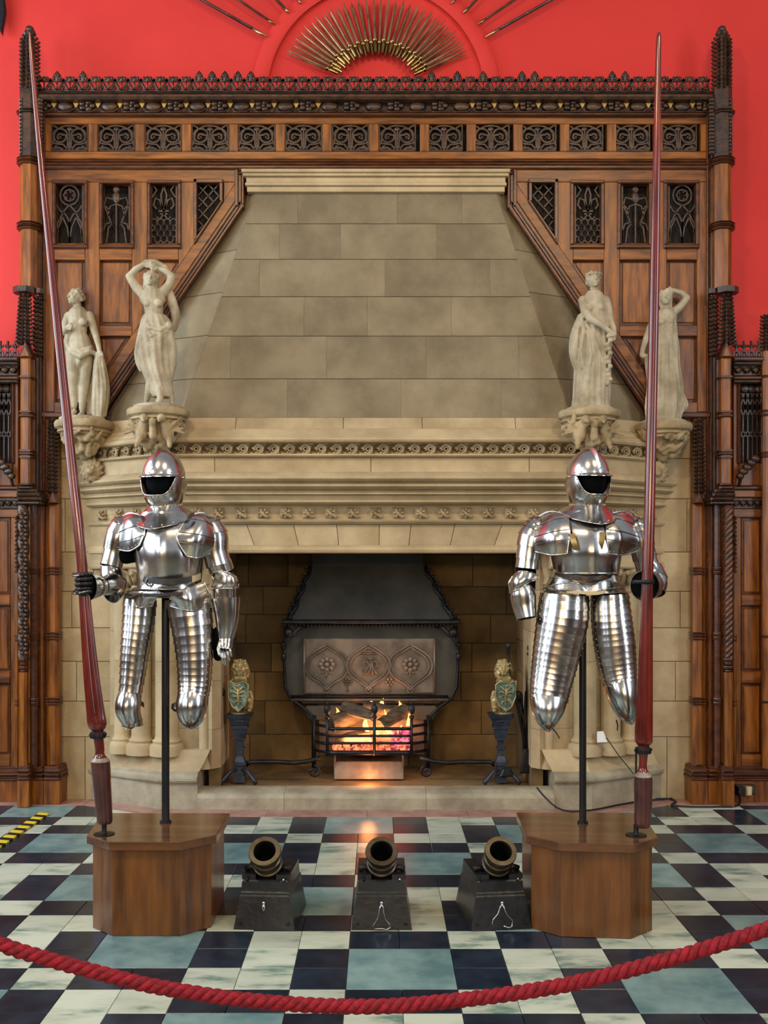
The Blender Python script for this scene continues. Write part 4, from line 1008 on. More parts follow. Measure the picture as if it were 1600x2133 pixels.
# shoulders
patch(S, [[(290, 1072, -.06), (266, 1069, -.02), (240, 1088, .03)], [(296, 1080, -.10), (264, 1086, -.09), (230, 1108, .02)], [(303, 1106, -.15), (270, 1116, -.13), (229, 1130, .0)], [(291, 1136, -.15), (268, 1148, -.12), (238, 1142, -.03)]], 'pauldron', lines=3)
patch(S, [[(398, 1072, -.06), (425, 1068, -.02), (452, 1088, .03)], [(390, 1080, -.10), (428, 1086, -.10), (464, 1110, .02)], [(368, 1118, -.16), (416, 1124, -.15), (468, 1134, .0)], [(388, 1158, -.15), (412, 1162, -.13), (440, 1152, -.05)]], 'pauldron', lines=4)
belt(S, [(386, 1090, -.15), (394, 1080, -.15), (402, 1068, -.12)], .018, 'leather', 'shoulder_strap', up=True)
belt(S, [(296, 1074, -.10), (300, 1084, -.125), (304, 1096, -.14)], .016, 'leather', 'shoulder_strap', up=True)
# left-hand arm, bent forwards round the lance
S.limb([(262, 1078, 0, 8, .02), (257, 1088, 0, 20, .05), (252, 1102, 0, 24, .058), (246, 1120, 0, 26, .062), (239, 1150, 0, 23, .056), (231, 1180, -.01, 21, .052)], 5, 'upper_arm_lame', lames=4, rivet=(.2, .3), rows=5)
MB().cap(S.p(262, 1152, .0), .05, S.p(285, 1150, .02), .045, 16).build('arm_hole', 'lin', a1, smooth=True)
S.limb([(232, 1178, .0, 22, .055), (234, 1196, .0, 24, .062), (238, 1212, -.01, 25, .064), (238, 1226, -.03, 22, .058), (232, 1240, -.06, 15, .045)], 5, 'elbow_cop', lames=2, flare=.003)
DL = 4.52-D1
S.limb([(240, 1216, -.02, 24, .050), (226, 1218, -.08, 22, .048), (212, 1220, -.13, 19, .044), (202, 1222, -.155, 18, .040)], 5, 'forearm_tube', axis=(0, 0, 1))
S.limb([(203, 1222, -.150, 21, .045), (194, 1222, -.175, 25, .052), (186, 1222, -.19, 27, .058)], 3, 'gauntlet_cuff', axis=(0, 0, 1))
MB().lathe([(.002, 0), (.052, .0), (.054, .004), (.002, .006)], S.p(187, 1222, -.19), 24, axis=(-.8, -.5, 0)).build('cuff_lining', 'lin', a1)  # black disc painting the shade in the cuff mouth
S.limb([(196, 1220, -.17, 16, .034), (184, 1216, -.20, 17, .034), (172, 1213, -.20, 15, .032)], 3, 'glove_back', m='lin', axis=(0, 0, 1))
for i, (y, r_) in enumerate(((1196, .0095), (1206, .0105), (1216, .0105), (1226, .0095))):
    pts = [S.p(x, y+dy, dd) for x, dy, dd in ((190, 0, -.185), (189, -1, -.232), (180, 0, -.268), (168, 1, -.268), (160, 2, -.235), (161, 3, -.195))]
    mb = MB()
    for q in range(len(pts)-1): mb.cap(pts[q], r_, pts[q+1], r_*.92, 8)
    mb.build('finger', 'iron', a1, smooth=True)
mb = MB(); pts = [S.p(x, y, dd) for x, y, dd in ((188, 1208, -.19), (184, 1232, -.235), (176, 1236, -.262), (162, 1234, -.265))]
for q in range(3): mb.cap(pts[q], .012, pts[q+1], .0105, 8)
mb.build('thumb', 'iron', a1, smooth=True)
for y in (1197, 1234): MB().tube([S.p(171+20*cos(q), y+3*sin(q*2), -.222+.052*sin(q)) for q in [k*2*PI/16 for k in range(16)]], .005, 5, closed=True).build('gauntlet_rim', 'steeld', a1, smooth=True)
# right-hand arm hanging, with its gauntlet
S.limb([(430, 1078, 0, 8, .02), (434, 1088, 0, 21, .05), (441, 1102, 0, 26, .06), (446, 1120, 0, 29, .068), (449, 1150, 0, 26, .062), (456, 1178, 0, 25, .058)], 5, 'upper_arm_lame', lames=4, rivet=(.12, .3), rows=5)
S.limb([(456, 1172, 0, 26, .06), (462, 1190, .01, 26, .06)], 2, 'elbow_lame')
patch(S, [[(438, 1196, -.03), (456, 1190, -.06), (480, 1194, -.05), (491, 1200, 0)], [(446, 1210, -.03), (468, 1200, -.07), (488, 1202, -.06), (496, 1212, 0)], [(441, 1222, -.02), (466, 1216, -.07), (490, 1218, -.06), (497, 1222, 0)], [(444, 1228, -.02), (462, 1226, -.06), (484, 1226, -.06), (493, 1226, 0)]], 'elbow_cop')
MB().cap(S.p(462, 1185, .01), .045, S.p(466, 1232, .01), .045, 18).build('arm_lining', 'lin', a1, smooth=True)  # black core put in as the shade of the elbow gap
S.limb([(468, 1226, 0, 25, .056), (469, 1250, 0, 23, .052)], 2, 'forearm_lame')
S.limb([(471, 1246, 0, 31, .066), (473, 1280, -.005, 26, .056), (472, 1310, -.01, 21, .045), (470, 1330, -.01, 16, .036)], 5, 'gauntlet_cuff')
S.limb([(471, 1322, -.01, 15, .034), (470, 1340, -.015, 14, .03), (468, 1352, -.02, 13, .026)], 3, 'glove_back', lames=3, rows=3)
MB().cap(S.p(456, 1318, .02), .030, S.p(455, 1366, .03), .024, 12).build('leather_palm', 'lin', a1, smooth=True)
for (x0, y0), (x1, y1), (x2, y2), l_ in (((461, 1350), (462, 1368), (466, 1383), 0), ((466, 1352), (468, 1370), (470, 1385), 0), ((472, 1350), (475, 1364), (478, 1375), 0), ((477, 1346), (480, 1356), (482, 1366), 0)):
    mb = MB().cap(S.p(x0, y0, -.02), .0078, S.p(x1, y1, -.035), .0068, 8).cap(S.p(x1, y1, -.035), .0070, S.p(x2, y2, -.03), .0052, 8); mb.build('finger', 'steel', a1, smooth=True)
mb = MB().cap(S.p(459, 1336, -.03), .010, S.p(455, 1352, -.05), .009, 8).cap(S.p(455, 1352, -.05), .009, S.p(457, 1364, -.06), .007, 8); mb.build('thumb', 'steel', a1, smooth=True)
S.rv.build('rivets', 'rivet', a1, smooth=True, kind='stuff')

# ---- the right suit
D2 = 4.72
a2 = thing('suit_of_armour', (P(1214, 1713, D2).x, D2, .405), 'polished steel suit of armour without belt or right gauntlet, right of the fireplace', 'armour')
S = Suit(D2, a2)
pole(S, 1214, 1010, 1713, .0160)
helmet(S, 1224, 996, 16)
gorget(S, 1224, 1048, 6, 32, 60, 48)
cuirass(S, [(1222, 1066, 52, .085, .07), (1221, 1085, 66, .100, .10), (1220, 1110, 71, .135, .12), (1220, 1150, 72, .15, .12), (1221, 1180, 68, .14, .11), (1221, 1194, 66, .135, .10)])
S.limb([(1221, 1192, 0, 67, .135), (1219, 1208, 0, 73, .142), (1218, 1222, 0, 80, .148), (1218, 1234, 0, 84, .148)], 4, 'fauld_lame', lames=3, rows=5)
belt(S, [(1156, 1196, -.05), (1185, 1202, -.14), (1222, 1206, -.175), (1258, 1203, -.15), (1287, 1196, -.05)], .016, 'oakd', 'waist_edge')
patch(S, [[(1132, 1226, -.03), (1165, 1216, -.14), (1200, 1214, -.17), (1224, 1228, -.17)], [(1134, 1232, -.03), (1165, 1228, -.15), (1205, 1230, -.18), (1228, 1236, -.175)]], 'tasset')
patch(S, [[(1226, 1228, -.17), (1252, 1212, -.17), (1278, 1212, -.13), (1298, 1222, -.03)], [(1230, 1236, -.175), (1256, 1228, -.175), (1282, 1226, -.13), (1303, 1232, -.03)]], 'tasset')
belt(S, [(1180, 1232, -.16), (1210, 1234, -.185), (1240, 1236, -.185), (1262, 1232, -.17)], .014, 'buff', 'fauld_strap')
S.limb([(1176, 1238, -.01, 50, .11), (1172, 1290, -.01, 53, .112), (1163, 1340, -.01, 50, .10), (1154, 1390, -.01, 46, .088), (1147, 1430, -.015, 42, .078), (1143, 1458, -.015, 39, .074)], 17, 'thigh_lame', lames=17, k=32, rivet=(.06, .20, .44), rows=3, flare=.0035)
S.limb([(1143, 1452, -.015, 40, .078), (1141, 1478, -.03, 35, .082), (1140, 1498, -.03, 25, .068), (1141, 1511, -.02, 13, .042), (1142, 1516, -.01, 4, .02)], 5, 'knee_cup', ridge=.04, rivet=(.1, .2, .3, .4))
S.limb([(1270, 1238, -.01, 38, .10), (1274, 1290, -.01, 41, .10), (1280, 1340, -.01, 42, .094), (1286, 1390, -.01, 39, .084), (1292, 1425, -.015, 34, .076)], 16, 'thigh_lame', lames=16, k=32, rivet=(.06, .28, .44), rows=3, flare=.0035)
S.limb([(1292, 1420, -.015, 35, .078), (1297, 1450, -.03, 31, .08), (1304, 1478, -.03, 24, .068), (1312, 1496, -.02, 13, .04), (1315, 1503, -.01, 4, .02)], 5, 'knee_cup', ridge=.04, rivet=(.1, .2, .3, .4))
patch(S, [[(1170, 1068, -.06), (1140, 1066, -.02), (1106, 1088, .03)], [(1183, 1078, -.11), (1146, 1084, -.10), (1094, 1108, .02)], [(1187, 1112, -.16), (1146, 1118, -.15), (1091, 1132, .0)], [(1182, 1153, -.16), (1150, 1156, -.14), (1118, 1150, -.06)]], 'pauldron', lines=4)
patch(S, [[(1276, 1068, -.06), (1306, 1066, -.02), (1336, 1088, .03)], [(1264, 1078, -.11), (1302, 1084, -.10), (1348, 1108, .02)], [(1263, 1112, -.16), (1302, 1118, -.15), (1352, 1132, .0)], [(1268, 1153, -.16), (1296, 1156, -.14), (1322, 1150, -.06)]], 'pauldron', lines=4)
belt(S, [(1191, 1112, -.165), (1195, 1128, -.172), (1201, 1146, -.172)], .026, 'brass', 'breast_hinge', up=True)
belt(S, [(1257, 1108, -.168), (1254, 1126, -.174), (1249, 1144, -.174)], .024, 'brass', 'breast_hinge', up=True)
S.limb([(1126, 1078, 0, 8, .02), (1122, 1088, 0, 20, .05), (1116, 1102, 0, 25, .058), (1108, 1120, 0, 28, .064), (1102, 1150, 0, 25, .058), (1098, 1184, 0, 23, .054)], 7, 'upper_arm_lame', lames=7, rivet=(.3,), rows=3)
MB().cap(S.p(1098, 1180, .01), .042, S.p(1096, 1226, .01), .042, 18).build('arm_lining', 'lin', a2, smooth=True)  # elbow cavity's shade, painted as a black capsule
patch(S, [[(1122, 1200, -.03), (1104, 1192, -.06), (1082, 1190, -.05), (1068, 1200, 0)], [(1121, 1206, -.03), (1100, 1206, -.07), (1074, 1206, -.06), (1060, 1214, 0)], [(1104, 1212, -.05), (1090, 1218, -.07), (1072, 1222, -.06), (1061, 1226, 0)], [(1084, 1226, -.05), (1078, 1228, -.06), (1068, 1232, -.04), (1062, 1236, 0)]], 'elbow_cop')
S.limb([(1078, 1216, .0, 19, .05), (1088, 1236, -.005, 27, .056), (1092, 1262, -.01, 25, .052), (1097, 1288, -.02, 21, .048)], 5, 'forearm_tube')
MB().lathe([(.001, 0), (.044, 0), (.001, .005)], S.p(1097, 1285, -.02), 22, axis=(.1, -.25, -1)).build('cuff_lining', 'lin', a2)  # shade of the open tube end, put in as a black disc
S.limb([(1318, 1078, 0, 8, .02), (1322, 1088, 0, 20, .05), (1328, 1102, 0, 24, .058), (1334, 1120, 0, 26, .064), (1340, 1150, 0, 24, .058), (1350, 1184, .0, 23, .056)], 7, 'upper_arm_lame', lames=7, rivet=(.12,), rows=3)
S.limb([(1352, 1180, .0, 25, .058), (1358, 1200, -.01, 28, .062), (1364, 1216, -.03, 26, .06), (1366, 1236, -.05, 18, .05)], 4, 'elbow_cop', lames=2, flare=.003)
# forearm points at the viewer: open cuff
S.limb([(1358, 1218, -.04, 27, .060), (1350, 1219, -.09, 28, .064), (1343, 1220, -.14, 30, .068)], 3, 'forearm_tube', axis=(1, 0, 0))
MB().lathe([(.001, 0), (.058, 0), (.001, .004)], S.p(1345, 1220, -.125), 24, axis=(-.25, -1, 0)).build('cuff_lining', 'lin', a2)  # black disc as the painted shade inside this cuff
MB().tube([S.p(1340+19*cos(q), 1212, -.215+.046*sin(q)) for q in [k*2*PI/18 for k in range(18)]], .012, 4, closed=True, up=(0, 0, 1)).build('lance_clamp', 'iron', a2, smooth=True)
MB().cap(S.p(1350, 1214, -.14), .012, S.p(1346, 1216, -.05), .012, 8).build('clamp_arm', 'iron', a2, smooth=True)
for (x, y), (x2, y2) in (((1146, 1512), (1166, 1538)), ((1284, 1500), (1286, 1522))): MB().tube([S.p(x, y, 0), S.p((x+x2)/2+2, (y+y2)/2, .005), S.p(x2, y2, 0)], .0032, 5).build('strap_end', 'leather', a2)
S.rv.build('rivets', 'rivet', a2, smooth=True, kind='stuff')

# ---- the two lances
def lance(key, fl0, fl1, D, name, label, side, plate):
    """key: (px, py, r_px, fluted 0..1) from top to bottom"""
    S_ = cr(key, 150); k = 48; R = []; u = D/F
    c0 = P(*plate, D); c0.z = .405
    t = thing('lance', (c0.x, c0.y, .405), label, 'lance')
    def part(y0, y1, nm, m, n=90):
        R = []
        for i in range(n):
            y = y0+(y1-y0)*i/(n-1)
            j = min(range(len(S_)-1), key=lambda q: abs(S_[q][1]-y)); a, b = S_[j], S_[min(j+1, len(S_)-1)]
            if a[1] > y and j: a, b = S_[j-1], S_[j]
            g = 0 if b[1] == a[1] else max(0, min(1, (y-a[1])/(b[1]-a[1]))); px, r_, f = [a[q]+(b[q]-a[q])*g for q in (0, 2, 3)]; f = max(0, min(1, f)); r_ = max(r_, .5)
            c = P(px, y, D); R.append([c+V(cos(q), sin(q), 0)*(r_*u*(1-.20*f*(1-abs(cos(3.5*q)))) if 1 else 0) for q in [2*PI*z/k+.2 for z in range(k)]])
        return MB().rings(R).build(nm, m, t, smooth=True, auto=.9)
    return t, part
t1, part = lance([(62, 68, 2.0, 0), (66, 120, 4.0, 0), (84, 320, 6.2, 0), (106, 540, 8, 0), (130, 780, 9.5, 0), (152, 990, 10.5, 0), (166, 1120, 11, .1), (173, 1200, 11.2, .8), (181, 1300, 13.5, 1), (190, 1400, 16.5, 1), (199, 1480, 19, 1), (202, 1506, 20, .6), (203, 1516, 17, 0), (203.5, 1522, 12, 0), (204, 1530, 11, 0), (206, 1545, 10, 0), (208, 1562, 9.5, 0), (208, 1572, 10, 0), (209, 1582, 17, 0), (209.5, 1590, 19.5, 0), (214, 1650, 18, 0), (218, 1706, 16, 0), (218.5, 1714, 13, 0)], 0, 0, 4.52, 'lance', 'long red-brown jousting lance leaning in the hand of the left suit of armour', 'left', (217, 1734))
part(68, 1522, 'shaft', 'lance', 220); part(1519, 1578, 'grip', 'lance', 30); part(1577, 1586, 'grip_shoulder', 'lancep', 8); part(1585, 1715, 'butt', 'lanced', 40)
def fittings(t, D, xr, yr, xs, ys, xp, yp):
    MB().lathe([(.020, -.014), (.034, -.012), (.036, 0), (.034, .012), (.020, .014)], P(xr, yr, D), 16).tube([P(xr-17, yr, D-.01), P(xr-13, yr, D-.02)], .006, 5).tube([P(xr+17, yr-2, D-.01), P(xr+13, yr, D-.02)], .006, 5).build('grip_ring', 'iron', t, smooth=True, auto=.7)
    b = P(xp, yp, D); b.z = .4055
    MB().lathe([(.004, 0), (.045, 0), (.045, .003), (.012, .006), (.0105, .01), (.0105, P(xs, ys, D).z-b.z+.01)], b, 24).build('floor_spike', 'iron', t, smooth=True, auto=.6)
fittings(t1, 4.52, 204, 1531, 217, 1712, 217, 1734)
t2, part = lance([(1373, 68, 3, 0), (1372.5, 76, 5, 0), (1371, 150, 6.2, 0), (1368, 340, 8, 0), (1364, 560, 10, 0), (1360, 760, 10.5, 0), (1355.5, 960, 11, 0), (1352, 1100, 11.5, 0), (1349, 1200, 12, .4), (1347, 1280, 13, 1), (1345, 1380, 15, 1), (1343, 1460, 17, 1), (1341.5, 1510, 18.5, 1), (1341, 1535, 18.5, .5), (1341, 1546, 18, 0), (1341, 1553, 12, 0), (1340, 1562, 11, 0), (1340, 1576, 9, 0), (1339, 1600, 8.5, 0), (1339, 1610, 14, 0), (1339.5, 1620, 19, 0), (1340, 1670, 18.5, 0), (1339, 1712, 17, 0), (1338.5, 1722, 14, 0)], 0, 0, 4.50, 'lance', 'long upright red-brown jousting lance in the grip of the right suit of armour', 'right', (1325, 1745))
part(68, 1552, 'shaft', 'lance', 220); part(1550, 1608, 'grip', 'lance', 30); part(1607, 1617, 'grip_shoulder', 'lancep', 8); part(1616, 1723, 'butt', 'lanced', 40)
fittings(t2, 4.50, 1340, 1563, 1325, 1722, 1325, 1745)
MB().tube([P(1325, 1560, 4.50), P(1325, 1740, 4.50)], .0045, 6).build('support_rod', 'iron', t2)
# ---------------------------------------------------------------- corbels and stone statues
def corbel(cx, ytop, D, rp, ybot, label, seed, head):
    u = D/F; c = P(cx, ytop, D); r = rp*u; R_ = random.Random(seed)
    t = thing('statue_corbel', (c.x, D, P(cx, ybot, D).z), label, 'corbel')
    z = lambda dy: -dy*u
    MB().lathe([(r*.6, z(34)), (r*.78, z(31)), (r*.80, z(27)), (r*.90, z(24)), (r*.90, z(21)), (r*.86, z(19)), (r*.97, z(15)), (r, z(11)), (r, z(5)), (r*.96, z(1)), (r*.9, 0), (.001, 0)], c, 40).build('corbel_shelf', 'carve', t, smooth=True, auto=.6)
    mb = MB(); yb = ybot-ytop
    mb.lathe([(r*.12, z(yb)), (r*.25, z(yb-8)), (r*.42, z(yb*.7)), (r*.62, z(yb*.5)), (r*.78, z(28))], c, 14)
    for k in range(26):
        a = PI+PI*R_.random(); f = R_.random(); rr = r*(.35+.5*f); y = yb*(.86-.52*f)+R_.uniform(-4, 4)
        p = c+V(cos(a)*rr, sin(a)*rr, z(y)); q = p+V(R_.uniform(-.05, .05), -.02, R_.uniform(.01, .06)); mb.cap(p, R_.uniform(.014, .026), q, R_.uniform(.006, .016), 8)
    if head:   # crouching beasts with wings
        for s in (-1, 1):
            b = c+V(s*r*.42, -r*.55, z(58)); mb.cap(b, .040, b+V(-s*.02, -.02, .07), .032, 10).ell(b+V(-s*.03, -.055, .10), (.030, .034, .028), 10, 7).cap(b+V(-s*.03, -.08, .09), .016, b+V(-s*.035, -.105, .075), .010, 8)
            mb.cap(b+V(s*.01, -.02, -.03), .020, b+V(s*.02, -.05, -.075), .014, 8)
            for k in range(4): mb.cap(b+V(s*.02, .0, .04), .014, b+V(s*(.07+.012*k), .0, .10-.03*k), .008, 6)
        mb.cap(c+V(0, -r*.8, z(62)), .026, c+V(0, -r*.85, z(36)), .020, 8).ell(c+V(0, -r*.9, z(34)), (.026, .022, .030), 8, 6)
    remesh(mb, 'corbel_carving', 'carve', t, vox=.0055, sm=2)
    if not head:
        h = MB(); b = P(cx+16 if cx < 783 else cx-16, ybot+22, D+.02)
        h.ell(b, (.058, .05, .066), 12, 9).ell(b+V(0, -.05, -.012), (.026, .022, .020), 8, 6).ell(b+V(-.02, -.045, .016), .012, 6, 5).ell(b+V(.02, -.045, .016), .012, 6, 5)
        for k in range(12): a = k*PI/6; h.cap(b+V(.05*cos(a), -.02, .055*sin(a)), .018, b+V(.076*cos(a+.3), -.012, .080*sin(a+.3)), .010, 6)
        remesh(h, 'lion_mask', 'carve', t, vox=.005, sm=2)
    return t
corbel(330, 853, 6.62, 65, 950, 'carved stone corbel under the statue with both arms raised', 3, True)
corbel(1227, 856, 6.62, 65, 950, 'carved stone corbel under the crowned draped statue right of the hood', 4, True)
corbel(176, 878, 6.93, 61, 958, 'carved stone corbel at far left with a lion mask beneath it', 5, False)
corbel(1382, 883, 6.93, 59, 962, 'carved stone corbel at far right, half behind the lance, lion mask beneath', 6, False)

def statue(D, label, base, build):
    S = Suit(D, None); mb = MB(); p = S.p; u = D/F
    def cap(a, ra, b, rb): mb.cap(p(*a), ra*u, p(*b), rb*u, 12)
    def ell(a, rx, ry, rz, rot=None): mb.ell(p(*a), (rx*u, ry*u, rz*u), 14, 10, rot)
    def chain(pts):
        for q in range(len(pts)-1): cap(pts[q][:3], pts[q][3], pts[q+1][:3], pts[q+1][3])
    def cloth(rows, k=7, amp=.10, tw=1.5, seed=0, n=44):
        rr = cr(rows, 30); R = []
        for i, (x, y, dd, rx, ry) in enumerate(rr):
            f = i/29; c = p(x, y, dd); ring = []
            for j in range(64):
                a = 2*PI*j/64; w_ = 1+amp*min(1, f*3+.15)*(math.sin(k*a+tw*f*3+seed)*.6+math.sin((k*2+3)*a-tw*f*5+seed*2)*.4)
                ring.append(c+V(rx*u*cos(a)*w_, ry*u*sin(a)*w_, rx*u*.03*sin(3*a+seed)))
            R.append(ring)
        mb.rings(R)
    def head(x, y, dd, r, yaw, tilt=0, hair='bun', nod=0):
        c = p(x, y, dd); R3 = Matrix.Rotation(math.radians(yaw), 3, 'Z') @ Matrix.Rotation(math.radians(nod), 3, 'X') @ Matrix.Rotation(math.radians(tilt), 3, 'Y'); q = r*u
        L = lambda a, b, c_: c+R3 @ V(a*q, b*q, c_*q)
        mb.ell(c, (q*.80, q*.92, q*1.08), 16, 12, R3); mb.ell(L(0, -.35, -.45), (q*.58, q*.55, q*.62), 12, 8, R3)
        mb.cap(L(0, -.93, .22), q*.10, L(0, -1.12, -.14), q*.15, 8)          # nose
        for s in (-1, 1):
            mb.cap(L(s*.12, -.90, .30), q*.10, L(s*.52, -.72, .30), q*.08, 8)   # brow
            mb.ell(L(s*.32, -.80, .10), (q*.14, q*.10, q*.09), 8, 6, R3); mb.ell(L(s*.42, -.62, -.22), (q*.24, q*.22, q*.24), 8, 6, R3); mb.ell(L(s*.82, .0, .0), (q*.10, q*.2, q*.26), 8, 6, R3)
        mb.cap(L(-.20, -.88, -.42), q*.09, L(.20, -.88, -.42), q*.09, 8); mb.cap(L(-.16, -.86, -.56), q*.09, L(.16, -.86, -.56), q*.09, 8); mb.ell(L(0, -.78, -.84), (q*.24, q*.20, q*.18), 8, 6, R3)
        for k in range(22):
            a = k*2.4; f = (k+.5)/22; zz = .15+.95*f; rr = (1-(zz/1.25)**2)**.5 if zz < 1.25 else .1
            b_ = L(.9*rr*sin(a), .12+.85*rr*abs(cos(a))*(1 if cos(a) > -.2 else -.75), zz)
            mb.ell(b_, (q*.26, q*.26, q*.20), 7, 5)
        for s in (-1, 1): mb.cap(L(s*.78, -.15, .5), q*.26, L(s*.72, .5, -.35), q*.28, 8)
        if hair == 'bun': mb.ell(L(0, 1.05, .1), (q*.5, q*.45, q*.5), 10, 7)
        if hair == 'long': mb.cap(L(-.7, .3, -.2), q*.3, L(-.6, .2, -1.5), q*.2, 8).cap(L(.7, .3, -.2), q*.3, L(.6, .2, -1.4), q*.2, 8)
        if hair == 'crown':
            for k in range(12): a = k*PI/6; mb.ell(L(.92*sin(a), -.05-.92*cos(a), .66), (q*.26, q*.22, q*.22), 7, 5)
        return L
    def hand(a, b, r=4.6, curl=.5):
        """a: wrist, b: finger tips (px,py,dd): palm, four fingers and a thumb"""
        A, B = p(*a), p(*b); d = (B-A); L = d.length; d.normalize(); s_ = d.cross(V(0, 1, 0)).normalized(); r *= u
        mb.cap(A, r*.8, A+d*L*.45, r*1.05, 8)
        for k in range(4):
            o = s_*(k-1.5)*r*.62; m_ = A+d*L*.72+o+V(0, -r*curl, 0); e = A+d*L*(.98-.06*abs(k-1.5))+o*1.1+V(0, r*curl*.3, 0)
            mb.cap(A+d*L*.4+o, r*.42, m_, r*.38, 6).cap(m_, r*.38, e, r*.30, 6)
        mb.cap(A+d*L*.15-s_*r*.9, r*.42, A+d*L*.55-s_*r*1.7+V(0, -r*.6, 0), r*.34, 6)
    def foot(a, b, r=6): A, B = p(*a), p(*b); mb.cap(A, r*u, B, r*u*.75, 10); [mb.cap(B+V((k-2)*r*u*.36, 0, 0), r*u*.26, B+V((k-2)*r*u*.40, -r*u*.8, -r*u*.2), r*u*.24, 6) for k in range(5)]
    bx, by, br, bh = base
    c = P(bx, by, D); mb.lathe([(br*u, -.002), (br*u, bh*u*.7), (br*u*.9, bh*u), (.001, bh*u*1.05)], c+V(0, 0, .004), 28)
    build(cap, ell, chain, cloth, head, hand, foot, p)
    return remesh(mb, 'statue', 'statue', None, vox=.0048, sm=2, label=label, cat='statue', loc=tuple(c))
def s1(cap, ell, chain, cloth, head, hand, foot, p):      # both arms raised over the head
    head(315, 583, .0, 17, 8, 8, 'long', -8)
    cap((317, 598, .01), 9, (318, 610, .01), 10)
    ell((318, 622, .0), 27, 17, 20); chain([(318, 618, 0, 22), (320, 640, 0, 20), (321, 655, 0, 18.5), (323, 672, .0, 24)])
    for x in (308, 330): ell((x, 631, -.045), 9.5, 8, 9)
    chain([(298, 612, 0, 11), (282, 596, .0, 9.5), (270, 576, .0, 8.5)]); chain([(270, 576, 0, 8), (283, 561, -.01, 7), (300, 551, -.01, 5.5)]); hand((298, 552, -.01), (322, 549, -.03))
    chain([(340, 608, 0, 11), (352, 594, 0, 9.5), (358, 576, 0, 8.5)]); chain([(358, 576, 0, 8), (346, 565, -.01, 7), (333, 560, -.01, 5.5)]); hand((335, 561, -.01), (312, 557, -.03))
    chain([(290, 560, .02, 7), (306, 548, .03, 8), (324, 548, .03, 8), (345, 558, .02, 6)])
    cloth([(322, 656, 0, 23, 20), (324, 672, 0, 31, 26), (325, 700, 0, 36, 28), (323, 735, -.005, 35, 27), (326, 770, -.01, 31, 25), (333, 800, 0, 26, 22), (340, 828, .01, 22, 18)], 6, .12, 1.4, 1)
    cloth([(297, 700, -.005, 11, 14), (291, 725, -.01, 10, 13), (290, 752, 0, 8, 10), (296, 775, 0, 5, 7)], 4, .16, 2, 2)
    chain([(298, 664, -.05, 3), (312, 682, -.08, 4), (334, 688, -.085, 4), (352, 678, -.05, 6)]); chain([(296, 682, -.05, 3), (316, 700, -.085, 3.5), (348, 690, -.06, 4)]); chain([(300, 712, -.07, 3), (320, 722, -.08, 3.5), (350, 694, -.05, 3)])
    ell((352, 679, -.05), 8, 9, 10); chain([(352, 684, -.04, 6), (360, 720, -.03, 8), (360, 760, -.02, 8), (352, 800, -.02, 6)])
    cloth([(350, 600, .03, 8, 9), (360, 630, .04, 10, 9), (366, 660, .04, 9, 9), (360, 690, .04, 6, 7)], 3, .15, 1.5, 3)
    chain([(318, 770, -.04, 11), (312, 800, -.02, 9), (306, 832, 0, 6)]); foot((303, 842, .0), (292, 848, -.03))
    chain([(342, 780, -.03, 11), (352, 808, -.02, 8), (358, 832, 0, 6)]); foot((359, 842, 0), (364, 847, -.04)); chain([(330, 800, -.05, 6), (334, 830, -.05, 7), (328, 846, -.04, 8)])
def s2(cap, ell, chain, cloth, head, hand, foot, p):      # standing figure looking left, cloth in the lowered hand
    head(157, 619, .0, 16, -42, 0, 'bun'); cap((160, 633, .01), 8, (163, 648, .01), 9)
    ell((163, 662, 0), 26, 16, 18); chain([(163, 658, 0, 21), (163, 680, 0, 19), (163, 696, 0, 17.5), (166, 714, 0, 23), (168, 728, 0, 26)])
    for x in (153, 173): ell((x, 671, -.045), 8.5, 7.5, 8)
    chain([(143, 658, 0, 9), (135, 676, -.02, 8), (134, 692, -.04, 7)]); chain([(134, 692, -.04, 7), (139, 683, -.08, 5.5)]); hand((137, 684, -.08), (152, 676, -.10), 4.4)
    chain([(186, 658, 0, 10), (194, 680, 0, 8.5), (200, 700, -.0, 7.5)]); chain([(200, 700, 0, 7.5), (205, 718, -.03, 6), (207, 730, -.05, 5)]); hand((207, 728, -.05), (212, 746, -.06))
    chain([(155, 730, -.01, 17), (152, 760, -.03, 14), (152, 785, -.03, 11.5), (152, 800, -.01, 11), (154, 825, 0, 8), (155, 846, 0, 6)]); foot((155, 858, 0), (150, 864, -.05))
    chain([(180, 730, 0, 17), (179, 760, -.01, 14.5), (176, 785, -.01, 12), (174, 802, 0, 12), (172, 830, 0, 8.5), (171, 852, 0, 6.5)]); foot((171, 862, 0), (164, 867, -.06))
    cloth([(207, 736, -.04, 8, 8), (208, 760, -.03, 13, 11), (210, 800, -.01, 17, 13), (208, 840, 0, 17, 13), (206, 868, 0, 14, 12)], 5, .14, 1.2, 4)
    cloth([(196, 770, .05, 8, 8), (194, 820, .05, 14, 10), (192, 866, .05, 18, 12)], 4, .14, 1, 5)
    chain([(141, 690, -.04, 5), (140, 720, -.03, 5), (150, 734, -.065, 6), (168, 742, -.085, 7), (186, 732, -.06, 6), (202, 738, -.03, 5)]); chain([(150, 726, -.05, 4), (168, 733, -.08, 4.5), (188, 724, -.05, 4)]); cloth([(168, 740, -.045, 12, 12), (168, 756, -.035, 12, 12), (166, 770, -.02, 8, 9)], 5, .12, 1, 2); cloth([(140, 700, .01, 6, 7), (138, 760, .03, 8, 9), (146, 820, .04, 12, 10), (146, 866, .04, 14, 10)], 4, .12, 1, 6)
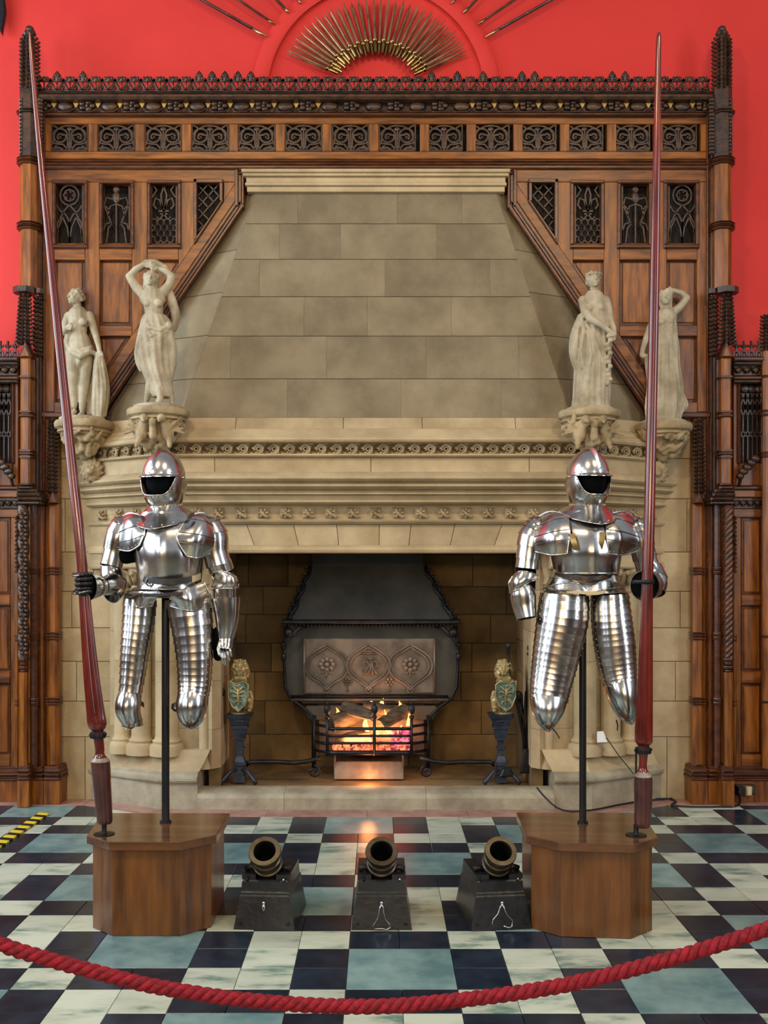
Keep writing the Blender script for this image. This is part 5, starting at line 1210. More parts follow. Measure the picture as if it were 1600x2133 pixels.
def s3(cap, ell, chain, cloth, head, hand, foot, p):      # crowned, draped, arms crossed before the body
    head(1237, 583, .0, 16, 8, 0, 'crown'); cap((1238, 597, .01), 8, (1238, 612, .01), 9)
    ell((1238, 628, 0), 27, 17, 19); chain([(1238, 624, 0, 22), (1240, 645, 0, 20), (1241, 668, 0, 19)])
    for x in (1229, 1250): ell((x, 640, -.045), 8.5, 7.5, 8)
    chain([(1214, 626, -.01, 10), (1218, 646, -.04, 9), (1230, 664, -.09, 8)]); chain([(1230, 664, -.09, 8), (1252, 676, -.11, 6.5), (1270, 690, -.11, 5)]); hand((1268, 688, -.11), (1284, 700, -.11))
    chain([(1262, 626, 0, 10), (1268, 648, -.0, 8.5), (1272, 668, -.03, 7.5)]); chain([(1272, 668, -.03, 7.5), (1278, 684, -.07, 6), (1280, 696, -.09, 5)]); hand((1280, 694, -.09), (1276, 710, -.10))
    cloth([(1240, 655, 0, 21, 19), (1238, 680, 0, 32, 25), (1236, 710, 0, 37, 28), (1235, 750, 0, 36, 28), (1233, 800, 0, 37, 28), (1231, 835, 0, 38, 28), (1230, 852, 0, 40, 28)], 8, .10, .9, 2)
    cloth([(1212, 655, -.01, 8, 12), (1202, 690, -.01, 11, 14), (1198, 730, -.01, 12, 14), (1204, 765, 0, 9, 11), (1212, 785, 0, 6, 8)], 4, .14, 1.4, 7)
    chain([(1212, 662, -.05, 4), (1216, 690, -.07, 4), (1210, 730, -.06, 4), (1214, 766, -.06, 4)]); chain([(1220, 672, -.06, 3.5), (1240, 710, -.085, 3.5), (1258, 760, -.075, 3.5), (1262, 800, -.06, 3)]); chain([(1224, 690, -.07, 3), (1232, 740, -.09, 3.5), (1222, 790, -.08, 3), (1220, 830, -.07, 3)]); chain([(1246, 720, -.08, 3), (1250, 770, -.08, 3), (1246, 835, -.07, 3)])
    for k in range(12): ell((1268+4*sin(k*2.1), 700+k*9, -.10+.004*k), 5.5, 5, 5)
    chain([(1226, 770, -.06, 11), (1222, 800, -.06, 10), (1214, 838, -.05, 9)]); foot((1212, 850, -.03), (1206, 856, -.07)); foot((1244, 850, -.04), (1248, 856, -.08))
def s4(cap, ell, chain, cloth, head, hand, foot, p):      # one arm over the head, the other holding its skirt
    head(1386, 621, .0, 15, -12, -6, 'long'); cap((1387, 634, .01), 8, (1388, 648, .01), 9)
    ell((1387, 662, 0), 24, 16, 17); chain([(1387, 658, 0, 19), (1388, 680, 0, 18), (1388, 694, 0, 16.5)])
    for x in (1379, 1396): ell((x, 670, -.04), 8, 7.5, 8)
    chain([(1403, 652, 0, 9.5), (1418, 638, 0, 8.5), (1431, 621, 0, 7.5)]); chain([(1431, 621, 0, 7), (1420, 610, -.0, 6), (1402, 605, -.01, 5)]); hand((1404, 606, -.01), (1386, 606, -.03))
    chain([(1370, 656, 0, 9.5), (1356, 680, 0, 8), (1346, 706, 0, 7)]); chain([(1346, 706, 0, 6.5), (1340, 724, -.03, 5.5), (1337, 736, -.04, 4.6)]); hand((1337, 734, -.04), (1344, 746, -.06))
    cloth([(1387, 652, 0, 20, 16), (1388, 680, 0, 21, 18), (1388, 698, 0, 22, 20), (1388, 712, 0, 25, 21)], 7, .10, 1, 3)
    cloth([(1388, 690, 0, 21, 18), (1386, 720, 0, 29, 23), (1384, 760, 0, 31, 24), (1384, 810, 0, 37, 26), (1382, 850, 0, 38, 26), (1380, 878, 0, 34, 24)], 7, .12, 1.3, 6)
    cloth([(1400, 800, .0, 14, 12), (1414, 840, .0, 18, 14), (1408, 860, 0, 16, 12)], 4, .12, 1, 1); cloth([(1350, 738, -.02, 8, 8), (1356, 780, 0, 9, 10), (1360, 820, 0, 9, 10)], 4, .15, 1.2, 8)
    foot((1376, 872, -.06), (1372, 880, -.10)); foot((1396, 872, -.05), (1400, 880, -.09))
statue(6.62, 'pale stone statue with both arms raised over its head, cloth round its hips', (330, 854, 52, 8), s1)
statue(6.93, 'pale stone statue looking left with a cloth hanging from its hand, far left', (172, 879, 48, 8), s2)
statue(6.62, 'pale stone statue in long robe with wreathed hair and crossed forearms', (1228, 858, 50, 7), s3)
statue(6.93, 'pale stone robed statue at far right with one arm bent over its head', (1382, 885, 48, 7), s4)
# ---------------------------------------------------------------- iron hood, fireback and grate
DFb = 7.46
ih = thing('fire_hood', (P(773, 1600, 7.5).x, 7.5, .1), 'sooty iron smoke hood and fireback with three relief medallions and a crowned monogram', 'fire hood')
zq = lambda y, D: P(0, y, D).z
# tapering cowl
fr = [P(604, 1290, 7.36), P(943, 1290, 7.36), P(884, 1180, 7.55), P(648, 1180, 7.55)]; bk = [V(p.x, 7.70, p.z) for p in fr]
mb = MB(); mb.add(fr+bk, [(0, 1, 2, 3), (0, 4, 5, 1), (1, 5, 6, 2), (2, 6, 7, 3), (3, 7, 4, 0), (4, 7, 6, 5)]); mb.build('cowl', 'hoodi', ih)
MB().box((fr[3].x+.01, 7.57, fr[3].z), (fr[2].x-.01, 7.70, 2.0)).build('flue', 'hoodi', ih)
for s, (a, b) in ((-1, (fr[0], fr[3])), (1, (fr[1], fr[2]))):
    mb = MB().tube([a.lerp(b, t)+V(s*.008*sin(t*20), -.01, 0) for t in [i/24 for i in range(25)]], .015, 6)
    for k in range(7):
        c = a.lerp(b, .12+.13*k); mb.cap(c, .018, c+V(s*.028, -.012, .022), .008, 7)
    mb.build('dragon_edge', 'iron', ih, smooth=True)
MB().slab([P(588, 1300, 7.30), P(959, 1300, 7.30), P(959, 1291, 7.30), P(588, 1291, 7.30)], NF, .38, .008).build('cowl_rim', 'iron', ih)
mb = MB()
for i in range(46): mb.ell(P(594+i*7.9, 1303, 7.31), .008, 5, 4)
mb.build('rim_beading', 'iron', ih, smooth=True, kind='stuff')
# body with rounded lower corners
def strip(pts, D, r, name, m): MB().tube([P(x, y, D) for x, y in pts], r, 6).build(name, m, ih, smooth=True)
outl = [(595, 1303), (592, 1380), (594, 1430), (606, 1456), (632, 1474), (648, 1490), (653, 1510), (653, 1600)]
o2 = [(1546-x, y) for x, y in outl]
body = outl[:6]+[(648, 1480), (898, 1480)]+o2[:6][::-1]
MB().slab([P(x, y, 7.44) for x, y in [(595, 1303), (592, 1380), (594, 1430), (606, 1452), (632, 1466), (914, 1466), (940, 1452), (952, 1430), (954, 1380), (951, 1303)]], NF, .03, .004).build('back_plate', 'hoodi', ih)
strip(outl, 7.40, .012, 'strap', 'iron'); strip(o2, 7.40, .012, 'strap', 'iron')
for s in (0, 1):
    f = (lambda x: x) if s == 0 else (lambda x: 1546-x)
    mb = MB().tube([P(f(597), 1304, 7.36), P(f(600), 1325, 7.33), P(f(612), 1322, 7.31), P(f(622), 1308, 7.33), P(f(640), 1305, 7.36)], [.014, .022, .018, .012, .010], 7).ell(P(f(602), 1318, 7.31), (.034, .03, .034), 10, 8).cap(P(f(602), 1328, 7.32), .016, P(f(594), 1345, 7.33), .012, 8)
    mb.build('dragon_bracket', 'iron', ih, smooth=True)
    for y in (1345, 1368): MB().ell(P(f(591), y, 7.38), (.02, .02, .03), 8, 6).build('collar', 'iron', ih, smooth=True)
MB().slab([P(x, y, 7.415) for x, y in rect(632, 1330, 907, 1447)], NF, .03, .004).build('fireback_panel', 'firei', ih)
for x in (634, 905): strip([(x, 1332), (x, 1446)], 7.405, .008, 'panel_bead', 'firei')
strip([(634, 1444), (905, 1444)], 7.405, .007, 'panel_bead', 'firei')
for y, r_, m in ((1451, .012, 'iron'), (1458, .009, 'firei')): strip([(606, y), (934, y)], 7.39, r_, 'cross_bar', m)
for i, cx in enumerate((681, 768, 855)):
    mb = MB(); D = 7.408
    for g, r_ in ((0, .008), (6, .006)):
        for s in (-1, 1):
            w2 = g*1.2; pts = [Vector(q) for q in cr([(cx, 1342+g, 0), (cx+s*(17-w2*.5), 1352+g*.8, 0), (cx+s*(38-w2), 1367+g*.3, 0), (cx+s*(46-w2), 1388, 0), (cx+s*(37-w2), 1408-g*.3, 0), (cx+s*(16-w2*.4), 1422-g*.6, 0), (cx+s*4, 1432-g, 0), (cx, 1438-g, 0)], 22)]
            mb.tube([P(p.x, p.y, D-.006) for p in pts], r_, 6)
    mb.tube([P(cx+6*cos(a), 1437+7*sin(a), D-.008) for a in [k*PI/5 for k in range(10)]], .006, 5, closed=True)
    mb.build('medallion_border', 'firei', ih, smooth=True)
    mb = MB()
    if i == 1:   # crowned monogram
        T = lambda pts, r_=.0075: mb.tube([P(x, y, D-.006) for x, y in pts], r_, 6)
        T([(753, 1357), (784, 1357)], .006); T([(753, 1361), (784, 1361)], .006)
        for k in range(5): mb.ell(P(755+k*7, 1350-(k % 2)*3, D-.004), .010, 6, 5)
        T([(762, 1371), (780, 1371)]); T([(773, 1371), (772, 1394), (767, 1404), (758, 1404), (756, 1396)]); T([(756, 1388), (758, 1380), (765, 1378), (770, 1386), (764, 1394), (757, 1402)], .006)
        T([(776, 1378), (776, 1405)]); T([(776, 1378), (786, 1379), (787, 1388), (776, 1391), (788, 1405)], .0068)
    else:
        for k in range(9):
            a = k*2*PI/8; r_ = 0 if k == 8 else 13
            mb.ell(P(cx+r_*cos(a), 1384+r_*.85*sin(a), D-.004), (.020, .012, .018), 7, 5)
        mb.tube([P(cx, 1398, D-.004), P(cx-2, 1412, D-.004)], .006, 5); mb.tube([P(cx, 1398, D-.004), P(cx+10, 1404, D-.004)], .005, 5); mb.tube([P(cx, 1398, D-.004), P(cx-12, 1403, D-.004)], .005, 5)
    mb.build('medallion_relief', 'firei', ih, smooth=True)
for cx in (724, 812):
    mb = MB()
    for k in range(6): a = k*PI/3; mb.ell(P(cx+7*cos(a), 1420+6*sin(a), 7.402), (.012, .010, .010), 6, 5)
    mb.ell(P(cx, 1420, 7.398), .010, 6, 5).tube([P(cx, 1428, 7.405), P(cx, 1442, 7.405)], .005, 5).build('rose_relief', 'firei', ih, smooth=True)
# grate basket: bowed bars between posts
gr = thing('fire_grate', (P(773, 1600, 7.25).x, 7.25, .1), 'black iron basket grate with bowed bars holding burning logs', 'grate')
def bow(x0, x1, y, D0, D1, r, name='grate_bar', m='iron', k=6, n=14):
    pts = [P(x0+(x1-x0)*i/n, y, D0+(D1-D0)*sin(PI*i/n)) for i in range(n+1)]; return MB().tube(pts, r, k).build(name, m, gr, smooth=True)
for y, r_ in ((1518, .012), (1533, .010), (1548, .010), (1568, .018)): bow(683, 856, y, 7.12, 7.06, r_)
for y in (1512, 1530, 1548, 1566):
    MB().tube([P(656, y-4, 7.36), P(668, y-1, 7.24), P(683, y+1, 7.12)], .010, 6).build('grate_bar', 'iron', gr, smooth=True); MB().tube([P(890, y-4, 7.36), P(873, y-1, 7.24), P(856, y+1, 7.12)], .010, 6).build('grate_bar', 'iron', gr, smooth=True)
for x, D in ((682, 7.12), (857, 7.12), (780, 7.055)):
    mb = MB().tube([P(x, 1492, D), P(x, 1574, D)], .012, 6).ell(P(x, 1478, D), (.024, .02, .036), 10, 8).ell(P(x, 1494, D), .018, 8, 5).ell(P(x, 1466, D), (.008, .008, .018), 6, 5); mb.build('grate_post', 'iron', gr, smooth=True)
for x in (655, 892): MB().tube([P(x, 1490, 7.34), P(x, 1604, 7.34)], .014, 6).build('grate_leg', 'iron', gr, smooth=True)
for i in range(12): x = 690+i*14.5; MB().tube([P(x, 1570, 7.10), P(x, 1570, 7.4)], .006, 5).build('floor_bar', 'iron', gr, smooth=True)
tr = P(696, 1606, 7.2); tr2 = P(841, 1606, 7.2)
mb = MB(); z0, z1 = .112, zq(1577, 7.2)
mb.slab([V(tr.x, 7.16, z0), V(tr2.x, 7.16, z0), V(tr2.x, 7.19, z1-.03), V(tr.x, 7.19, z1-.03)], NF, .012, .004); mb.box((tr.x, 7.18, z0), (tr.x+.012, 7.42, z1)).box((tr2.x-.012, 7.18, z0), (tr2.x, 7.42, z1)).box((tr.x, 7.18, z0), (tr2.x, 7.42, z0+.01)); mb.build('ash_tray', 'firei', gr)
MB().slab([P(630, 1478, 7.42), P(640, 1470, 7.42), P(906, 1470, 7.42), P(916, 1478, 7.42), P(900, 1500, 7.42), P(646, 1500, 7.42)], NF, .02, .004).build('throat_plate', 'hoodi', gr)
MB().slab([P(x, y, 7.45) for x, y in rect(664, 1468, 884, 1572)], NF, .02, .003).build('grate_back', 'firei', gr)
def log(a, b, r, label, seed):
    R_ = random.Random(seed); A, B = Vector(a), Vector(b); d = (B-A); R = []; ax = d.normalized(); u_ = V(0, 0, 1); u_ = (u_-ax*u_.dot(ax)).normalized(); w_ = ax.cross(u_)
    ph = [R_.uniform(.85, 1.15) for _ in range(12)]
    for i in range(9):
        t = i/8; rr = r*(1-.25*abs(t-.5)**2*4*.4)*R_.uniform(.93, 1.06); R.append([A+d*t+(u_*cos(j*PI/6)+w_*sin(j*PI/6))*rr*ph[j] for j in range(12)])
    o = MB().rings(R).build('log', 'log', None, smooth=True, auto=.8, label=label, cat='log'); return o
log(P(690, 1508, 7.22), P(748, 1486, 7.32), .062, 'thick charred log standing at the left of the fire', 1)
log(P(715, 1473, 7.28), P(778, 1492, 7.14), .040, 'dark split log lying aslant on top of the fire', 2)
log(P(792, 1512, 7.18), P(846, 1478, 7.30), .052, 'charred log leaning to the right above the pink embers', 3)
log(P(700, 1545, 7.24), P(772, 1530, 7.24), .050, 'blackened log low behind the left bars of the grate', 4)
log(P(756, 1470, 7.36), P(842, 1486, 7.38), .040, 'log lying level at the back of the fire', 5)
mb = MB(); R_ = random.Random(5)
for k in range(70): mb.ell(P(R_.uniform(700, 850), R_.uniform(1551, 1564), R_.uniform(7.14, 7.38)), (R_.uniform(.015, .035),)*3, 6, 4)
mb.build('embers', 'ember', gr, kind='stuff')
mb = MB()
for k in range(40): mb.ell(P(R_.uniform(816, 852), R_.uniform(1520, 1556), R_.uniform(7.13, 7.3)), (R_.uniform(.014, .03),)*3, 6, 4)
mb.build('embers', 'emberp', gr, kind='stuff')
for k, (x, y, h, D, s) in enumerate(((766, 1524, 34, 7.2, -1), (800, 1520, 42, 7.22, 1), (812, 1528, 26, 7.18, -1), (850, 1512, 38, 7.24, 1), (780, 1536, 24, 7.16, 1), (700, 1500, 26, 7.34, 1), (770, 1478, 22, 7.40, 1), (800, 1478, 24, 7.41, -1), (830, 1482, 22, 7.4, 1), (838, 1536, 26, 7.18, -1))):
    u = D/F; R = []
    for i in range(9):
        t = i/8; c = P(x+s*5*sin(t*3), y-h*t, D); r_ = 7.5*u*(sin(PI*min(1, t*.9+.12))**.8)*(1-t*.75)+.001; R.append([c+V(cos(q)*r_, sin(q)*r_*.6, 0) for q in [2*PI*j/8 for j in range(8)]])
    MB().rings(R).build('flame', 'flame', gr, smooth=True)
fl = area('fire_glow', tuple(P(772, 1550, 7.22)), tuple(P(772, 1550, 7.22)+V(0, .55, 1)), .36, 20, (1, .42, .16), .22)
l = bpy.data.lights.new('fire_glow_under', 'POINT'); l.energy = 3.4; l.color = (1, .36, .12); l.shadow_soft_size = .05
o = bpy.data.objects.new('fire_glow_under', l); COL.objects.link(o); o.location = (P(768, 1580, 7.1).x, 7.04, .165)
# ---------------------------------------------------------------- andirons: pedestal with arm, and the heraldic lion standing on each
def andiron(cx, side, label):
    D = 7.08; u = D/F; f = 1 if side == 'left' else -1; c = P(cx, 1628, D); c.z = .102
    t = thing('andiron', tuple(c), label, 'andiron')
    Z = lambda y: P(0, y, D).z
    def sq(y0, y1, w0, w1, m='slate', name='pedestal_block'):
        a, b = w0*u, w1*u; MB().rings([[V(c.x+x*a, D+y*a, Z(y0)) for x, y in ((-1, -1), (1, -1), (1, 1), (-1, 1))], [V(c.x+x*b, D+y*b, Z(y1)) for x, y in ((-1, -1), (1, -1), (1, 1), (-1, 1))]]).build(name, m, t)
    sq(1628, 1614, 12, 11); sq(1614, 1592, 9, 9); sq(1592, 1586, 14, 14); sq(1586, 1574, 11, 7); sq(1574, 1540, 6.5, 6.5); sq(1560, 1556, 9, 9); sq(1540, 1536, 11, 11); sq(1536, 1516, 11, 14); sq(1516, 1510, 17, 17); sq(1510, 1494, 15, 21); sq(1494, 1486, 24, 26)
    for x in (-6, 0, 6): MB().ell(P(cx+x, 1503, D-.06), (.008, .006, .012), 6, 4).build('boss', 'slate', t, smooth=True)
    for s in (-1, 1): MB().tube([V(c.x+s*.02, D-.02, .2), V(c.x+s*.06, D-.05, .19), V(c.x+s*.105, D-.08, .14), V(c.x+s*.12, D-.09, .115)], .014, 6).build('foot', 'slate', t, smooth=True)
    MB().tube([P(cx+f*12, 1594, D), P(cx+f*22, 1587, D), P(cx+f*80, 1587, D), P(cx+f*110, 1589, D), P(cx+f*140, 1586, D), P(cx+f*168, 1578, D)], .016, 6).build('arm', 'iron', t, smooth=True)
    sp = [P(cx+f*(158-t_*1.5), 1592, D) for t_ in range(1)]+[P(cx+f*154+14*(1-q/14)*cos(-PI/2+f*q*.75)*f*f, 1607-13*(1-q/14)*sin(PI/2+q*.75), D) for q in range(12)]
    MB().tube(sp, .010, 6).build('scroll', 'iron', t, smooth=True)
    return t
andiron(500, 'left', 'iron andiron pedestal on the left side of the hearth with a long side arm')
andiron(1043, 'right', 'iron andiron pedestal on the right side of the hearth with a long side arm')
def lion(cx, yb, D, sgn, label):
    u = D/F; S = Suit(D, None); p = S.p; mb = MB(); g = lambda x: cx+sgn*x
    def cap(a, ra, b, rb): mb.cap(p(g(a[0]), a[1], a[2]), ra*u, p(g(b[0]), b[1], b[2]), rb*u, 10)
    t = thing('heraldic_lion', tuple(P(cx, yb, D)), label, 'figurine')
    mb.lathe([(20*u, 0), (20*u, 3*u), (17*u, 4*u)], P(cx, yb, D), 20)
    cap((4, yb-20, .02), 16, (2, yb-60, 0), 15); cap((2, yb-60, 0), 14, (2, yb-78, 0), 12); cap((14, yb-14, .0), 13, (16, yb-26, -.02), 12); cap((18, yb-8, -.03), 6, (20, yb-6, -.06), 5)
    mb.ell(p(g(2), yb-94, 0), (17*u, 16*u, 20*u), 14, 10); mb.ell(p(g(1), yb-95, -.035), (11*u, 9*u, 13*u), 12, 8); mb.ell(p(g(0), yb-87, -.066), (6.5*u, 5.5*u, 5*u), 10, 7); mb.cap(p(g(0), yb-100, -.062), 2.6*u, p(g(0), yb-91, -.084), 3.2*u, 8); mb.cap(p(g(-4), yb-82, -.072), 2*u, p(g(4), yb-82, -.072), 2*u, 6)
    for s in (-1, 1):
        mb.ell(p(cx+s*5.2, yb-97, -.060), (2.2*u, 2*u, 1.6*u), 6, 5); mb.cap(p(cx+s*2, yb-102, -.066), 2.4*u, p(cx+s*9.5, yb-101, -.054), 2.0*u, 6); mb.cap(p(cx+s*6, yb-90, -.058), 3*u, p(cx+s*9, yb-94, -.05), 2.5*u, 6); mb.ell(p(cx+s*10, yb-109, -.01), (4*u, 3*u, 4*u), 8, 6); mb.ell(p(cx+s*4, yb-87, -.062), (3.4*u, 3*u, 3*u), 7, 5)
    for k in range(40):
        a = k*2.39; f = k/40; mb.cap(p(cx+14*cos(a), yb-94+17*sin(a), -.035+.05*f), 3.6*u, p(cx+19.5*cos(a), yb-87+21*sin(a), -.02+.05*f), 2.0*u, 6)
    for k in range(14): mb.cap(p(cx-10+k*1.7, yb-74, -.045), 3*u, p(cx-9+k*1.5, yb-64, -.045), 2*u, 6)
    for s in (-1, 1): cap((s*12-2, yb-66, -.01), 7, (s*14-8, yb-58, -.07), 5.5); cap((s*14-8, yb-58, -.07), 5.5, (s*13-6, yb-66, -.085), 4.5)
    mb.cap(p(g(18), yb-10, .03), 3*u, p(g(26), yb-30, .02), 3*u, 8).cap(p(g(26), yb-30, .02), 3*u, p(g(21), yb-44, .02), 4.4*u, 8)
    remesh(mb, 'lion_body', 'lion', t, vox=.0034, sm=1)
    sh = [(-25, 68), (-8, 62), (8, 66), (17, 60), (17, 34), (10, 16), (-4, 4), (-16, 14), (-24, 34)]
    MB().slab([p(g(x), yb-y, -.09-.012*(1-abs(x+4)/22)) for x, y in sh], (0, -1, 0), .018, .004).build('shield', 'shield', t)
    mb = MB().tube([p(g(x), yb-y, -.098) for x, y in sh], .0055, 5, closed=True); mb.build('shield_rim', 'lion', t, smooth=True)
    mb = MB(); Q = lambda pts, r_: mb.tube([p(g(x), yb-y, -.104) for x, y in pts], r_, 5)
    Q([(-4, 54), (-5, 44), (-4, 34), (-3, 22), (-4, 12)], [.004, .010, .012, .008, .003])
    for q in (-1, 1):
        Q([(-4, 44), (-4+q*6, 52), (-4+q*11, 56), (-4+q*15, 52)], [.008, .007, .005, .002]); Q([(-4, 40), (-4+q*8, 45), (-4+q*14, 44), (-4+q*16, 38)], [.008, .007, .005, .002]); Q([(-4, 36), (-4+q*8, 36), (-4+q*13, 32)], [.007, .005, .002]); Q([(-4, 28), (-4+q*7, 24), (-4+q*10, 16)], [.006, .005, .002])
    mb.ell(p(g(-6), yb-57, -.104), .009, 8, 5); mb.build('eagle_relief', 'lion', t, smooth=True)
lion(500, 1486, 7.08, 1, 'gilded lion holding a blue-green shield, left of the fire')
lion(1050, 1486, 7.08, -1, 'gilded lion holding a blue-green shield, right of the fire')
# fire irons
def irons(px, D, label, parts, stand=True):
    c = P(px, 1600, D); t = thing('fire_tools', (c.x, D, .1), label, 'fire tools')
    for nm, pts, r_ in parts: MB().tube([P(x, y, D+dd) for x, y, dd in pts], r_, 6).build(nm, 'iron', t, smooth=True)
    return t
t = irons(428, 7.0, 'dark long-handled hearth brush leaning in the left corner of the firebox', [('rod', [(431, 1440, .02), (429, 1500, .01), (430, 1560, 0)], .008), ('collar', [(429, 1518, .01), (429, 1530, .01)], .016)])
MB().rings([[P(x+w_*cos(q), y, 7.0)+V(0, .02*sin(q), 0) for q in [k*PI/6 for k in range(12)]] for x, y, w_ in ((430, 1556, 4), (428, 1564, 9), (433, 1590, 11), (440, 1610, 11), (446, 1626, 7))]).build('brush_head', 'leather', t, smooth=True)
MB().box((P(430, 0, 7.0).x, 6.99, P(0, 1446, 7.0).z), (P(466, 0, 7.0).x, 7.02, P(0, 1438, 7.0).z)).ell(P(462, 1442, 7.0), (.022, .016, .030), 8, 6).build('hook', 'iron', t)
t = irons(1090, 7.05, 'group of dark fire irons standing in the right corner of the firebox', [
    ('poker', [(1059, 1352, 0), (1062, 1420, 0), (1080, 1480, 0), (1100, 1600, 0)], .009), ('tongs', [(1076, 1440, .02), (1095, 1520, .02), (1108, 1600, .02)], .010), ('tongs', [(1096, 1440, .02), (1090, 1520, .02), (1104, 1600, .02)], .009),
    ('shovel_rod', [(1104, 1352, .04), (1098, 1440, .04), (1100, 1560, .04)], .009), ('stand_rod', [(1086, 1450, .06), (1094, 1608, .06)], .011)])
for x, y, r_ in ((1059, 1346, 6), (1104, 1350, 6)):
    MB().ell(P(x, y, 7.05), (r_*.0032, r_*.0028, r_*.0045), 8, 7).ell(P(x-3, y+12, 7.05), .012, 6, 5).build('handle_knob', 'iron', t, smooth=True)
MB().slab([P(1092, 1560, 7.02), P(1112, 1560, 7.02), P(1114, 1610, 7.02), P(1084, 1612, 7.02)], NF, .03, .008).build('shovel', 'iron', t)
MB().ell(P(1080, 1448, 7.03), (.03, .02, .03), 8, 6).build('hook', 'iron', t, smooth=True)
MB().slab([P(x, y, 7.0) for x, y in ((1040, 1620), (1072, 1618), (1064, 1600), (1048, 1602))], NF, .04, .01).build('base', 'iron', t)

# ---------------------------------------------------------------- three mortars on black beds
def mortar(cx, yaw, hook, label, wb):
    D = 4.485; u = D/F; c = P(cx, 1938, D); c.z = 0; c.y = D+.12
    t = thing('mortar', tuple(c), label, 'cannon', 'small mortars on black beds')
    R3 = Matrix.Rotation(math.radians(yaw), 3, 'Z'); L = lambda x, y, z: c+R3 @ V(x, y, z)
    def wedge(x0, x1, y0, y1, z0, z1, tx, ty, name, ch=.006):
        # block with base half width x0, top half width x1
        R = [[L(-x0, y0, z0), L(x0, y0, z0), L(x0, y1, z0), L(-x0, y1, z0)], [L(-x1, y0+ty, z1-ch), L(x1, y0+ty, z1-ch), L(x1, y1-ty, z1-ch), L(-x1, y1-ty, z1-ch)], [L(-x1+ch, y0+ty+ch, z1), L(x1-ch, y0+ty+ch, z1), L(x1-ch, y1-ty-ch, z1), L(-x1+ch, y1-ty-ch, z1)]]
        return MB().rings(R).build(name, 'ironw', t)
    wedge(.133*wb, .110*wb, -.12, .24, .001, .145, 0, .02, 'bed'); wedge(.112*wb, .108*wb, -.095, .225, .145, .158, 0, .0, 'bed_step'); wedge(.106*wb, .102*wb, -.088, .21, .158, .205, 0, .0, 'bed_upper')
    for s in (-1, 1):
        wedge_ = [L(s*.075-.03, -.075, .205), L(s*.075+.03, -.075, .205), L(s*.075+.03, .19, .205), L(s*.075-.03, .19, .205)]
        MB().rings([wedge_, [p+V(0, 0, .022) for p in wedge_]]).build('cheek', 'ironw', t)
        MB().tube([L(s*.05, -.02, .235), L(s*.075, -.02, .245), L(s*.1, -.02, .235)], .014, 8).build('trunnion_strap', 'iron', t, smooth=True)
    for x, z in ((-.08, .21), (.08, .21), (.105, .03), (-.105, .03)): MB().ell(L(x*wb, -.125+(z > .1)*.035, z), .007, 6, 4).build('bolt', 'wire' if x > 0 and z > .1 else 'iron', t, smooth=True)
    # barrel
    base = L(0, .02, .217); ax = (R3 @ V(0, -.72, .69)).normalized(); r = .066
    prof = [(.001, -.03), (.045, -.02), (.060, .0), (.060, .06), (.066, .062), (.066, .072), (.060, .076), (.058, .105), (.063, .108), (.063, .116), (.058, .120), (.057, .15), (.069, .154), (.071, .166), (.069, .176), (.049, .176), (.047, .172), (.047, .06), (.001, .05)]
    MB().lathe(prof[:16]+[(.047, .170), (.047, .05), (.001, .04)], base, 40, axis=ax).build('barrel', 'bronze', t, smooth=True, auto=.6)
    mb = MB(); k_ = 32; ax_u = ax.cross(V(1, 0, 0)).normalized(); ax_w = ax.cross(ax_u); mb.rings([[base+ax*h+(ax_u*cos(2*PI*j/k_)+ax_w*sin(2*PI*j/k_))*r_ for j in range(k_)] for r_, h in ((.0468, .165), (.0465, .055), (.001, .05))], False, True); mb.build('bore', 'lin', t, smooth=True, auto=.6)
    MB().ell(L(0, -.128, .118), (.008, .006, .010), 8, 6).build('staple', 'wire', t, smooth=True)
    if hook:
        pts = {1: [(0, .115), (-.010, .095), (-.012, .07), (-.022, .045), (-.038, .02), (-.030, .008), (0, .012), (.022, .006), (.040, .018), (.030, .035), (.016, .05), (.010, .075), (.008, .10), (0, .115)],
               2: [(0, .118), (-.010, .10), (-.018, .075), (-.040, .05), (-.044, .035), (-.036, .028), None, (.0, .118), (.012, .09), (.022, .065), (.046, .045), (.044, .02), (.030, .012), (.006, .022)],
               3: [(0, .115), (-.004, .10), (.0, .085), (.006, .10), (0, .115)]}[hook]
        seg = [[]]
        for q in pts:
            if q is None: seg.append([])
            else: seg[-1].append(L(q[0], -.131, q[1]))
        mb = MB(); [mb.tube(s_, .0036, 6) for s_ in seg]; mb.build('hook', 'wire', t, smooth=True)
mortar(554, -4, 3, 'squat bronze mortar on a black bed next to the left plinth', 1.0)
mortar(795, 0, 1, 'squat bronze mortar on a black bed, the middle one, with a looped hook', .98)
mortar(1038, 7, 2, 'squat bronze mortar on a black bed next to the right plinth', 1.0)

# ---------------------------------------------------------------- crimson barrier rope
DR = 2.6
rp = cr([(-420, 1700), (-250, 1818), (-120, 1905), (0, 1966), (100, 1998), (200, 2025), (300, 2050), (400, 2068), (500, 2082), (600, 2091), (700, 2096), (800, 2096), (900, 2089), (1050, 2072), (1200, 2047), (1350, 2010), (1450, 1982), (1600, 1934), (1720, 1888), (1900, 1800), (2050, 1715)], 900)
C = [P(x, y, DR) for x, y in rp]
t = thing('barrier_rope', (C[450].x, DR, C[450].z-.02), 'thick twisted crimson rope sagging across the front of the display', 'rope')
L_ = 0; ks = [[], [], []]; u0 = V(0, 1, 0)
for i in range(len(C)):
    if i: L_ += (C[i]-C[i-1]).length
    tt = (C[min(i+1, len(C)-1)]-C[max(i-1, 0)]).normalized(); a = V(0, 1, 0); b = tt.cross(a)
    for k in range(3): q = -2*PI*L_/.078+k*2*PI/3; ks[k].append(C[i]+(a*cos(q)+b*sin(q))*.0098)
for k in range(3): MB().tube(ks[k], .0096, 10).build('rope_strand', 'rope', t, smooth=True)

